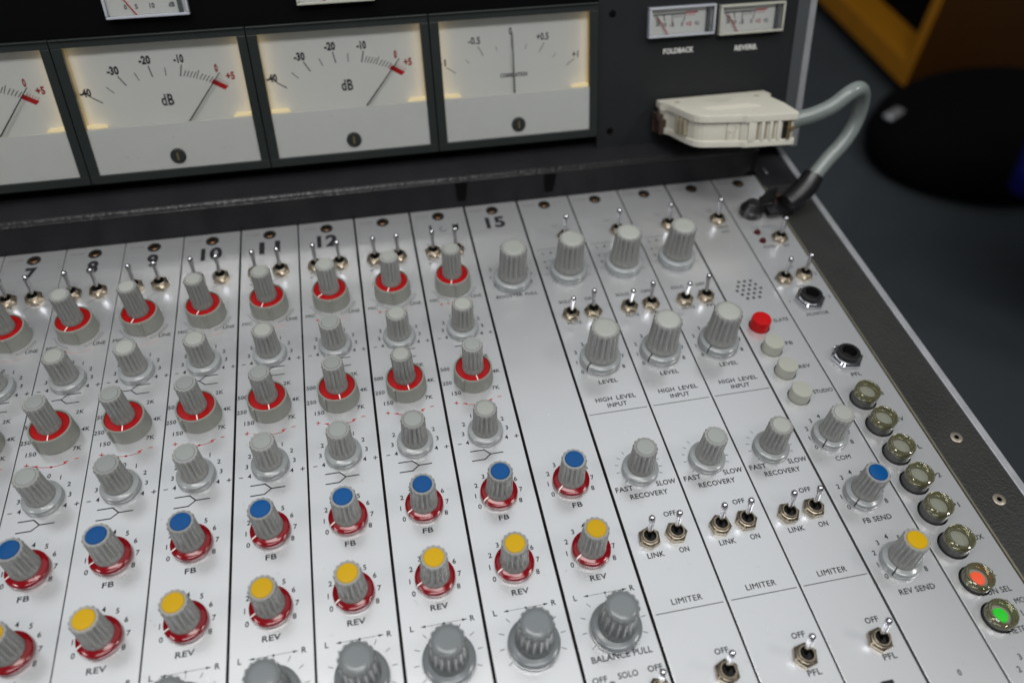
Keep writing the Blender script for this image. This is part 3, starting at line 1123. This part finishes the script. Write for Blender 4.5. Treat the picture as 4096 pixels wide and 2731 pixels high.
pr.obj('lettering', br, M_INK_WHITE, (0, 0, FZ))
for s in (.0088, .0917):
    b = MB()
    b.lathe([(.0026, 0.0001), (.0022, .0005), (.0010, .0005)], 24, c=(.371, -s, FZ))
    obj('panel_screw', b.mesh('panel_screw', M_BLKPAN, 40), br)

MW, MH = .120, .094
WX0, WX1, WS0, WS1, SPL = .0067, .1140, .0055, .0882, .0575
REC = -.0085


def big_meter(i, label, kind):
    t = bthing('level_meter', label, 'level meter', i * MW, 0, 0, 'large level meters in the bridge')
    if ('mframe',) not in CACHE:
        b = MB()
        e = .0003
        for a, c in (((e, -WS0, -.004), (MW - e, -.0002, .0006)), ((e, -MH, -.004), (MW - e, -WS1, .0006)), ((e, -WS1, -.004), (WX0, -WS0, .0005)), ((WX1, -WS1, -.004), (MW - e, -WS0, .0005))):
            b.box(a, c, bev=.0004)
        b.box((e + .0004, -.0012, .0006), (MW - e - .0004, -.0002, .0016), bev=.0003)
        CACHE[('mframe',)] = b.mesh('frame', M_FRAME)
        b = MB()
        b.box((WX0, -WS1, REC - .001), (WX1, -WS0 + .001, REC))
        CACHE[('mscale',)] = b.mesh('scale_plate', M_SCALE)
        b = MB()
        b.box((WX0 - .001, -WS1, REC), (WX0, -WS0, -.0006))
        b.box((WX1, -WS1, REC), (WX1 + .001, -WS0, -.0006))
        CACHE[('mwall',)] = b.mesh('side_wall', M_CREAM)
        b = MB()
        b.box((WX0, -WS1, -.0030), (WX1, -SPL, -.0008), bev=.0002)
        CACHE[('mcover',)] = b.mesh('lower_cover', M_COVER)
        b = MB()
        b.box((WX0, -WS1 + .0003, -.0004), (WX1, -WS0 - .0003, -.0002))
        CACHE[('mglass',)] = b.mesh('glass_pane', M_GLASS)
        b = MB()
        V = [(0, 0, 0), (.0128, 0, 0), (.0108, .0019, 0), (0, .0019, 0)]
        V = V + [(x, y, -.004) for x, y, _ in V]
        b.add(V, [(0, 1, 2, 3), (7, 6, 5, 4), (0, 4, 5, 1), (1, 5, 6, 2), (2, 6, 7, 3), (3, 7, 4, 0)])
        CACHE[('mtab',)] = b.mesh('light_tab', M_TAB)
        b = MB()
        b.lathe([(.0031, -.001), (.0031, .0006), (.0027, .0012), (.0010, .0013)], 32)
        b.box((-.0004, -.0016, .0012), (.0004, .0016, .0014), 1)
        CACHE[('mzero',)] = b.mesh('zero_screw', [M_MSCREW, M_BRASS], 40)
    obj('frame', CACHE[('mframe',)], t)
    obj('scale_plate', CACHE[('mscale',)], t)
    obj('side_wall', CACHE[('mwall',)], t)
    obj('lower_cover', CACHE[('mcover',)], t)
    obj('glass_pane', CACHE[('mglass',)], t)
    obj('light_tab', CACHE[('mtab',)], t, (WX0 + .0001, -SPL + .0002, -.0030))
    tb = obj('light_tab', CACHE[('mtab',)], t, (WX1 - .0001, -SPL + .0002, -.0030))
    tb.scale = (-1, 1, 1)
    obj('zero_screw', CACHE[('mzero',)], t, (.0600, -.0796, -.0004)).scale = (1.65, 1.65, 1.3)
    for side in (0, 1):
        ld = bpy.data.lights.new('meter_lamp', 'AREA')
        ld.shape = 'RECTANGLE'
        ld.size, ld.size_y, ld.energy, ld.color = .0045, .048, .00055, (1.0, .74, .38)
        lo = bpy.data.objects.new('meter_lamp', ld)
        COL.objects.link(lo)
        lx = WX0 + .0004 if side == 0 else WX1 - .0004
        sg = 1 if side == 0 else -1
        lo.matrix_world = BR @ Matrix.Translation((i * MW + lx, -.031, -.0045)) @ Matrix.Rotation(R(-68 * sg), 4, 'Y')
    p, rdp, rb = Print(), Print(), Print()
    # the measured positions lie in the face plane; the print lies REC deeper, so it is spread about the camera axis
    Lc = BR.inverted() @ Vector((.49258307, -.29692902, .3784605))
    cx, cy, cz = Lc.x - i * MW, Lc.y, Lc.z

    def q(x, s):
        f = (cz - REC) / cz
        return (cx + (x / 1000 - cx) * f, cy + (-s / 1000 - cy) * f)

    def avg(x, s):
        # one artwork for every meter: the mean of the parallax of the four
        f = 1.012
        return (.060 + (x / 1000 - .060) * f, -(s / 1000) * f - .0014)
    if kind == 'dB':
        for a, c in (((13.8, 36.2), (19.9, 40.3)), ((33.7, 24.6), (37.2, 30.5)), ((53.8, 19.7), (54.8, 26.3)), ((74.2, 20.5), (72.3, 27.1))):
            p.line([avg(*a), avg(*c)], .0007)
        for a, c in (((24.9, 30.8), (28.5, 34.5)), ((44.2, 23.1), (46.0, 27.8)), ((63.6, 21.2), (63.3, 26.2))):
            p.line([avg(*a), avg(*c)], .0005)
        for j in range(1, 10):
            u = j / 9.6
            a = (74.2 + (93.6 - 74.2) * u, 23.8 + 6.2 * u ** 1.4 - (1.6 if j == 5 else 0))
            c = (72.4 + (90.6 - 72.4) * u, 27.1 + 5.7 * u ** 1.3)
            p.line([avg(*a), avg(*c)], .0005)
        for s, x, y, w in (('-40', 11.1, 33.3, .0072), ('-30', 31.4, 20.8, .0074), ('-20', 52.3, 15.7, .0074), ('-10', 73.3, 16.4, .0064)):
            a = avg(x, y)
            p.text(s, a[0], a[1], .0047, width=w, bold=.03)
        a = avg(60.4, 41.6)
        p.text('dB', a[0], a[1], .0070, width=.0080, bold=.006)
        a = avg(95.5, 24.0)
        rdp.text('0', a[0], a[1], .0046, width=.0021, bold=.028)
        a = avg(103.5, 29.5)
        rdp.text('+5', a[0], a[1], .0044, width=.0056, bold=.028)
        for j in range(1, 6):
            u = j / 5
            rdp.line([avg(94.2 + 7.6 * u, 29.8 + 3.9 * u), avg(92.6 + 7.4 * u, 31.4 + 3.9 * u)], .00028)
        Vv = [avg(92.4, 30.7), avg(90.2, 33.2), avg(98.4, 38.2), avg(101.1, 36.0)]
        rb.poly(Vv, [(0, 1, 2, 3)])
        ang, l, px, py = math.atan2(28.6, 24.9), .0430, 69.8, 58.5
    else:
        for a, c in (((11.4, 35.5), (17.7, 39.7)), ((34.5, 23.1), (37.9, 29.4)), ((81.8, 23.8), (78.3, 29.8)), ((103.8, 36.3), (98.0, 40.4)), ((58.3, 17.0), (58.4, 26.0))):
            p.line([avg(*a), avg(*c)], .0004)
        for a, c in (((25.4, 31.1), (27.7, 33.8)), ((47.2, 24.0), (48.0, 26.9)), ((69.2, 23.9), (68.2, 27.2)), ((90.5, 31.5), (88.0, 34.3))):
            p.line([avg(*a), avg(*c)], .00028)
        for s, x, y, w in (('-1', 8.9, 32.2, .0048), ('-0.5', 32.1, 19.1, .0085), ('0', 57.9, 14.5, .0020), ('+0.5', 80.9, 19.6, .0088), ('+1', 104.7, 33.2, .0045)):
            a = avg(x, y)
            p.text(s, a[0], a[1], .0044, width=w, bold=.004)
        a = avg(59.3, 44.0)
        p.text('CORRELATION', a[0], a[1], .0025, width=.0198, bold=.02)
        ang, l, px, py = R(90.3), .0430, 58.7, 57.5
    p.obj('scale_print', t, M_NEEDLE, (0, 0, REC))
    rdp.obj('red_scale_print', t, M_INK_RED, (0, 0, REC))
    rb.obj('red_scale_bar', t, M_RBAND, (0, 0, REC))
    a = avg(px, py)
    f = 1
    b = MB()
    zn = -.0045
    w0, w1 = .00050, .00028
    dx, dy = math.cos(ang), math.sin(ang)
    fx = -.0012 if kind == 'dB' else 0
    bx, by = px / 1000, -py / 1000 - .002
    tx, ty = bx + dx * l, by + dy * l
    nx, ny = -dy, dx
    V = [(bx + nx * w0, by + ny * w0, zn), (bx - nx * w0, by - ny * w0, zn), (tx - nx * w1, ty - ny * w1, zn), (tx + nx * w1, ty + ny * w1, zn)]
    V += [(x, y, z - .0004) for x, y, z in V]
    b.add(V, [(0, 1, 2, 3), (7, 6, 5, 4), (0, 4, 5, 1), (1, 5, 6, 2), (2, 6, 7, 3), (3, 7, 4, 0)])
    obj('needle', b.mesh('needle', M_NEEDLE), t)
    return t


big_meter(-1, 'large dB meter at the very edge of the bridge, mostly cut off', 'dB')
big_meter(0, 'large dB meter next to the cut off one, needle resting at the red bar', 'dB')
big_meter(1, 'large dB meter standing beside the correlation meter, needle at the red bar', 'dB')
big_meter(2, 'large correlation meter with its needle upright at zero', 'corr')


def small_meter(x, s, label, kind, warm=False, group='small panel meters in the bridge'):
    t = bthing('panel_meter', label, 'panel meter', x, s, FZ, group)
    w, h, d = .0503, .0205, .0055
    case = M_VUCASE2 if warm else M_VUCASE
    b = MB()
    e = .0016
    for a, c in (((0, -e, 0), (w, 0, d)), ((0, -h, 0), (w, -h + e, d)), ((0, -h + e, 0), (e, -e, d)), ((w - e, -h + e, 0), (w, -e, d))):
        b.box(a, c, bev=.0006)
    obj('case', b.mesh('case', case, 40), t)
    b = MB()
    b.box((e, -h + e, .0008), (w - e, -e, .0012))
    obj('scale_plate', b.mesh('scale_plate', M_SCALE), t)
    b = MB()
    b.box((w - .0062, -h + e, .0012), (w - .0038, -e, .0050), bev=.0003)
    obj('shade_bar', b.mesh('shade_bar', M_VUSHADE), t)  # dark bar painted in for the shaded right end of the case
    b = MB()
    b.box((e, -h + e, d - .0012), (w - e, -e, d - .0008))
    obj('window', b.mesh('window', M_GLASS), t)
    p, r, yb = Print(), Print(), Print()
    if kind == 'vu':
        p.line([(.0045, -.0055), (.0285, -.0055)], .0009)
        for a, c, l in ((.0050, .0072, .0042), (.0068, .0082, .0040), (.0118, .0128, .0042), (.0184, .0186, .0066), (.0282, .0272, .0055)):
            p.line([(a, -.0055), (c, -.0055 - l)], .0006)
        for j in range(5):
            p.line([(.0201 + j * .0015, -.0055), (.0200 + j * .0014, -.0080)], .00035)
        r.line([(.0288, -.0050), (.0375, -.0050)], .0009)
        for j in range(4):
            r.line([(.0302 + j * .0019, -.0050), (.0296 + j * .0018, -.0074)], .00045)
        p.text('10', .0128, -.0124, .0027, width=.0028, bold=.01)
        p.text('20', .0078, -.0116, .0027, width=.0030, bold=.01)
        p.text('-5', .0184, -.0127, .0027, width=.0034, bold=.01)
        p.text('0', .0262, -.0127, .0027, width=.0014, bold=.01)
        r.text('+3', .0312, -.0128, .0027, width=.0040, bold=.01)
        p.text('VU', .0376, -.0129, .0025, width=.0034, bold=.01)
        n0, n1 = (.0070, -.0072), (.0148, -.0186)
    else:
        yb.poly([(.009, -.0068), (.0285, -.0068), (.0285, -.0090), (.009, -.0090)], [(0, 3, 2, 1)])
        p.line([(.009, -.0090), (.0310, -.0092)], .0005)
        p.text('0', .0122, -.0142, .0027, width=.0016, bold=.01)
        p.text('5', .0188, -.0142, .0027, width=.0016, bold=.01)
        p.text('10', .0282, -.0142, .0029, width=.0030, bold=.01)
        p.text('dB', .0400, -.0142, .0027, width=.0036, bold=.01)
        n0, n1 = (.0110, -.0070), (.0188, -.0198)
        r.line([(.029, -.0088), (.041, -.0088)], .0006)
    p.obj('scale_print', t, M_INK, (0, 0, .0012))
    r.obj('red_scale_print', t, M_RBAND, (0, 0, .00122))
    yb.obj('yellow_scale_band', t, M_YEL2, (0, 0, .00119))
    b = MB()
    b.tube([(n0[0], n0[1], .0030), (n1[0], n1[1], .0030)], .00038, 8)
    obj('needle', b.mesh('needle', M_RNEEDLE), t)
    return t


small_meter(.3970, .0062, 'small foldback VU meter with a red needle and cool grey case', 'vu')
small_meter(.4510, .0078, 'small reverb VU meter with a red needle and yellowed case', 'vu', True)
small_meter(.0386, -.0300, 'small panel meter with a yellow band above the dB meter beside the cut off one', 'gr')
small_meter(.1557, -.0310, 'small panel meter barely showing above the dB meter beside the correlation meter', 'gr', True)

# ------------------------------------------------------------------ connector on the bridge (local x right, y outward, z up)
s0 = .0709
CM = Matrix(((ex.x, ez.x, ey.x, 0), (ex.y, ez.y, ey.y, 0), (ex.z, ez.z, ey.z, 0), (0, 0, 0, 1)))
base = BR @ Vector((0, -s0, 0))
CM.translation = base
CM4 = CM.copy()
# right-handed: x right, y = outward, z = up the face is left-handed, so mirror order by using y = -outward
CM4 = Matrix(((ex.x, -ez.x, ey.x, base.x), (ex.y, -ez.y, ey.y, base.y), (ex.z, -ez.z, ey.z, base.z), (0, 0, 0, 1)))
cn = thing('cable_connector', 'ivory plastic multipin connector plugged into the charcoal bridge panel', 'connector')
cn.matrix_world = CM4
TKN = .0226


def smooth_path(pts, r=.004, n=4):
    out = []
    m = len(pts)
    for i, (x, y, rr) in enumerate(pts):
        if rr <= 0:
            out.append((x, y))
            continue
        p0, p1, p2 = Vector(pts[i - 1][:2]), Vector((x, y)), Vector(pts[(i + 1) % m][:2])
        a = p1 + (p0 - p1).normalized() * rr
        c = p1 + (p2 - p1).normalized() * rr
        for k in range(n + 1):
            t_ = k / n
            q_ = a * (1 - t_) ** 2 + p1 * 2 * t_ * (1 - t_) + c * t_ * t_
            out.append((q_.x, q_.y))
    return out


def outline(inset=0.0, notch=True):
    P_ = [(.4060, 0, 0), (.4060, .009, 0), (.4095, .0135, .006), (.4128, .040, 0), (.4160, .0545, .008), (.4455, .0622, 0), (.4485, .0648, 0), (.4850, .0690, .003), (.4885, .0400, 0), (.4880, .0180, 0), (.4925, .012, 0), (.4925, 0, 0)]
    if inset:
        c = (.449, .030)
        P_ = [(c[0] + (x - c[0]) * (1 - inset / .043), y - (inset if y > .012 else 0), r) for x, y, r in P_]
    return [(x, -y) for x, y in smooth_path(P_)]


def bevprism(pts, z0, z1, bev):
    bm = bmesh.new()
    vs = [bm.verts.new((x, y, z0)) for x, y in pts]
    f = bm.faces.new(vs)
    r = bmesh.ops.extrude_face_region(bm, geom=[f])
    vv = [v for v in r['geom'] if isinstance(v, bmesh.types.BMVert)]
    bmesh.ops.translate(bm, vec=(0, 0, z1 - z0), verts=vv)
    bmesh.ops.recalc_face_normals(bm, faces=bm.faces[:])
    ee = [e for e in bm.edges if abs(e.verts[0].co.z - e.verts[1].co.z) < 1e-7]
    bmesh.ops.bevel(bm, geom=ee, offset=bev, segments=3, affect='EDGES', profile=.6)
    bm.normal_update()
    V = [v.co[:] for v in bm.verts]
    F = [[v.index for v in f.verts] for f in bm.faces]
    bm.free()
    b = MB()
    b.add(V, F)
    return b


b = bevprism(outline(), -.0052, 0, .0007)
obj('top_shell', b.mesh('top_shell', M_CONN, 12), cn)
b = bevprism(outline(.0018), -TKN + .004, -.0050, .0003)
obj('body', b.mesh('body', M_CONN, 12), cn)
b = bevprism(outline(.0006), -TKN, -TKN + .0045, .0007)
obj('bottom_shell', b.mesh('bottom_shell', M_CONN, 12), cn)


# the front edge from (.4160,.0545) to (.4850,.0690): grooves, seams, raised lettering
def fy(x):
    if x < .4468:
        return -(.0545 + (.0622 - .0545) * (x - .4160) / .030) + .0018
    return -(.0648 + (.0690 - .0648) * (x - .4478) / .0372) + .0018


for x in (.4365, .4455):
    b = MB()
    b.box((x, fy(x) - .0004, -TKN + .001), (x + .00025, fy(x) + .001, -.0052))
    obj('seam', b.mesh('seam', M_CONN_DK), cn)
for x in (.4560, .4618, .4674):
    b = MB()
    b.box((x, fy(x) - .00025, -TKN + .0048), (x + .0028, fy(x) + .002, -.0056))
    obj('groove', b.mesh('groove', M_CONN_DK), cn)
for x in (.4500, .4590, .4648, .4704):
    b = MB()
    w_ = .0058 if x < .455 else .0024
    b.box((x, fy(x) - .0018, -TKN + .0040), (x + w_, fy(x) + .002, -.0050), bev=.0006)
    obj('rib', b.mesh('rib', M_CONN, 40), cn)
b = MB()
b.box((.4745, fy(.476) - .0006, -TKN + .0046), (.4822, fy(.476) + .002, -.0056))
obj('cable_opening', b.mesh('cable_opening', M_HOLE), cn)
b = MB()
b.tube([(.4785, fy(.478) - .0016, -TKN + .005), (.4785, fy(.478) - .0016, -.0056)], .0014, 12)
b.lathe([(.0030, -.0108), (.0030, -.0096)], 20, c=(.4800, fy(.478) - .0016, 0))
obj('clamp_screw', b.mesh('clamp_screw', M_BRASS, 40), cn)
for j, x in enumerate((.4122, .4131, .4140)):
    b = MB()
    yy = -.030 - j * .0050
    b.box((x - .0022, yy - .0012, -TKN + .0055), (x + .0008, yy + .0012, -.0058), bev=.0002)
    obj('side_groove', b.mesh('side_groove', M_CONN_DK), cn)
# raised writing on the front side, running upwards
for s, x, h, wd in (('ITT', .4392, .0022, .0066), ('CANNON', .4432, .0026, .0132)):
    p = Print(.0)
    p.text(s, 0, 0, h, width=wd, rot=math.pi / 2)
    V = [(x + a, fy(x) - .0005, -.0140 + b_) for a, b_, _ in p.V]
    V2 = [(x + a, fy(x) + .0003, -.0140 + b_) for a, b_, _ in p.V]
    b = MB()
    b.add(V, p.F)
    me = b.mesh('raised_lettering', mat('ivory_relief', (.66, .63, .54), .35))
    o = obj('raised_lettering', me, cn)
    so = o.modifiers.new('s', 'SOLIDIFY')
    so.thickness = .0006
for x0, x1, yy in ((.4280, .4650, -.0345), (.4290, .4680, -.0385), (.4310, .4690, -.0425)):
    b = MB()
    b.box((x0, yy - .0004, -.0002), (x1, yy + .0004, .00045), bev=.0002)
    obj('ridge', b.mesh('ridge', M_CONN), cn)
for x, yy in ((.4175, -.0125), (.4795, -.0145)):
    b = MB()
    b.lathe([(.0022, .00005), (.0021, .0001)], 24, c=(x, yy, 0))
    obj('pin_hole', b.mesh('pin_hole', M_CONN_DK), cn)
for s, x, yy, h, wd in (('ITT CANNON', .449, -.0165, .0026, .019), ('FRANCE', .449, -.0218, .0020, .009)):
    p = Print(.00012)
    p.text(s, x, yy, h, width=wd)
    p.obj('moulded_lettering', cn, mat('ivory_shade', (.52, .48, .39), .4))
b = MB()
b.box((.4030, -.0120, -.0125), (.4075, -.0005, -.0080), bev=.0004)
b.box((.4048, -.0120, -.0230), (.4112, -.0020, -.0120), bev=.0006)
b.box((.4030, -.0030, -.0230), (.4060, -.0005, -.0120), bev=.0004)
obj('latch', b.mesh('latch', M_RUST, 30), cn)

# ------------------------------------------------------------------ cable and clamp
b = MB()
pts = [(.7800, .1660, .0560), (.7915, .1480, .0575), (.8027, .1450, .0633), (.8140, .1430, .0676), (.8249, .1420, .0738), (.8364, .1440, .0820), (.8455, .1470, .0822), (.8530, .1500, .0725), (.8542, .1485, .0570), (.8462, .1420, .0432), (.8305, .1340, .0305), (.8171, .1260, .0198), (.8090, .1215, .0130)]
b.tube(spline(pts, 8), .0056, 24)
tag(obj('cable', b.mesh('cable', M_CABLE, 60)), 'thick grey green cable looping from the ivory connector down to the black clamp', 'cable')
cl = thing('cable_clamp', 'black cable gland and clamp lying at the end of the end strip', 'cable clamp', None, (.79, .122, 0))


def cobj(name, b, m, sm=40):
    return obj(name, b.mesh(name, m, sm), cl, (-.79, -.122, 0))


b = MB()
b.tube(spline([(.8210, .1290, .0240), (.8150, .1245, .0180), (.8060, .1195, .0125), (.7975, .1160, .0095)], 5), lambda u: .0076 + .0010 * math.sin(u * 3), 20)
cobj('gland_sleeve', b, M_BLACK)
b = MB()
b.box((.7835, .1118, .0004), (.8040, .1330, .0065), bev=.002)
cobj('clamp_base', b, M_BLACK)
b = MB()
b.lathe([(.0088, .0003), (.0088, .0050), (.0075, .0062), (.0055, .0100), (.0045, .0110), (.0010, .0112)], 32, c=(.7735, .1212, 0))
cobj('clamp_foot', b, M_BLACK)
b = MB()
b.box((.7760, .1190, .0010), (.7900, .1250, .0090), bev=.0015)
b.add([(.7765, .1200, .006), (.7900, .1200, .006), (.7895, .1215, .0215), (.7825, .1215, .0180), (.7765, .1250, .006), (.7900, .1250, .006), (.7895, .1235, .0215), (.7825, .1235, .0180)],
      [(0, 1, 2, 3), (7, 6, 5, 4), (1, 5, 6, 2), (2, 6, 7, 3), (3, 7, 4, 0)])
cobj('clamp_bridge', b, M_BLACK)
b = MB()
b.lathe([(.0022, .001), (.0022, .0085), (.0016, .0095)], 20, c=(.7955, .1275, 0))
cobj('clamp_bolt', b, M_SOCK)

# ------------------------------------------------------------------ background
b = MB()
b.box((-1.5, -1.5, -.85), (6.5, 7.5, -.80))
fl = obj('floor', b.mesh('floor', M_FLOOR))
fl['kind'] = 'structure'

cab = thing('wooden_cabinet', 'orange brown wooden cabinet with an open black front standing on the floor', 'cabinet', None, (1.965, 1.385, -.75))


def kobj(name, a, c, m):
    b = MB()
    b.box(a, c, bev=.003)
    return obj(name, b.mesh(name, m), cab)


kobj('side_panel', (0, 0, 0), (.62, .032, .80), M_WOOD_SHADE)
kobj('front_edge', (-.004, -.002, 0), (.0, .030, .80), M_WOOD_LIT)
kobj('bottom_board', (.004, .033, 0), (.62, 1.0, .06), M_WOOD_LIT)
kobj('bottom_edge', (-.004, .031, 0), (.0035, 1.0, .062), M_WOOD_LIT)
kobj('back_panel', (.60, .033, .061), (.62, 1.0, .80), M_FABRIC_SHADE)
kobj('dark_inside', (.11, .07, .061), (.58, .9, .70), M_FABRIC_SHADE)  # black block added for the shade inside the open cabinet
for x, y in ((.05, .06), (.56, .06), (.05, .93), (.56, .93)):
    kobj('foot', (x, y, -.05), (x + .04, y + .04, 0), M_FABRIC_SHADE)


def rounded(bx, by, bz, r, seg=5):
    b = MB()
    bm = bmesh.new()
    bmesh.ops.create_cube(bm, size=1)
    for v in bm.verts:
        v.co = Vector((v.co.x * bx, v.co.y * by, v.co.z * bz))
    bmesh.ops.bevel(bm, geom=bm.edges[:], offset=r, segments=seg, affect='EDGES', profile=.5)
    b.add([v.co[:] for v in bm.verts], [[v.index for v in f.verts] for f in bm.faces])
    bm.free()
    return b


ch = thing('floor_cushion', 'low round black padded cushion on the carpet with a pale metal tag', 'cushion', None, (2.08, 1.12, -.80))
bb = MB()
bb.lathe([(.30, 0), (.345, .02), (.36, .06), (.35, .105), (.31, .135), (.2, .15), (.05, .153)], 56)
st = obj('pad', bb.mesh('pad', M_FABRIC_SHADE, 60), ch)
st.scale = (1.0, .64, 1)
bb = rounded(.060, .026, .012, .005, 3)
obj('metal_tag', bb.mesh('metal_tag', M_TRIM, 40), ch, (-.315, .030, .135), (0, 0, .5))

bs = thing('blue_seat', 'blue padded seat just showing beside the black cushion', 'seat', None, (1.79, .55, -.80))
bb = rounded(.40, .42, .06, .022)
obj('pad', bb.mesh('pad', M_CHAIRB, 60), bs, (0, 0, .42), (0, 0, -.785))
bb = MB()
bb.tube([(.12, -.04, 0), (.12, -.04, .39)], .025, 14)
obj('column', bb.mesh('column', M_BLACK, 40), bs)
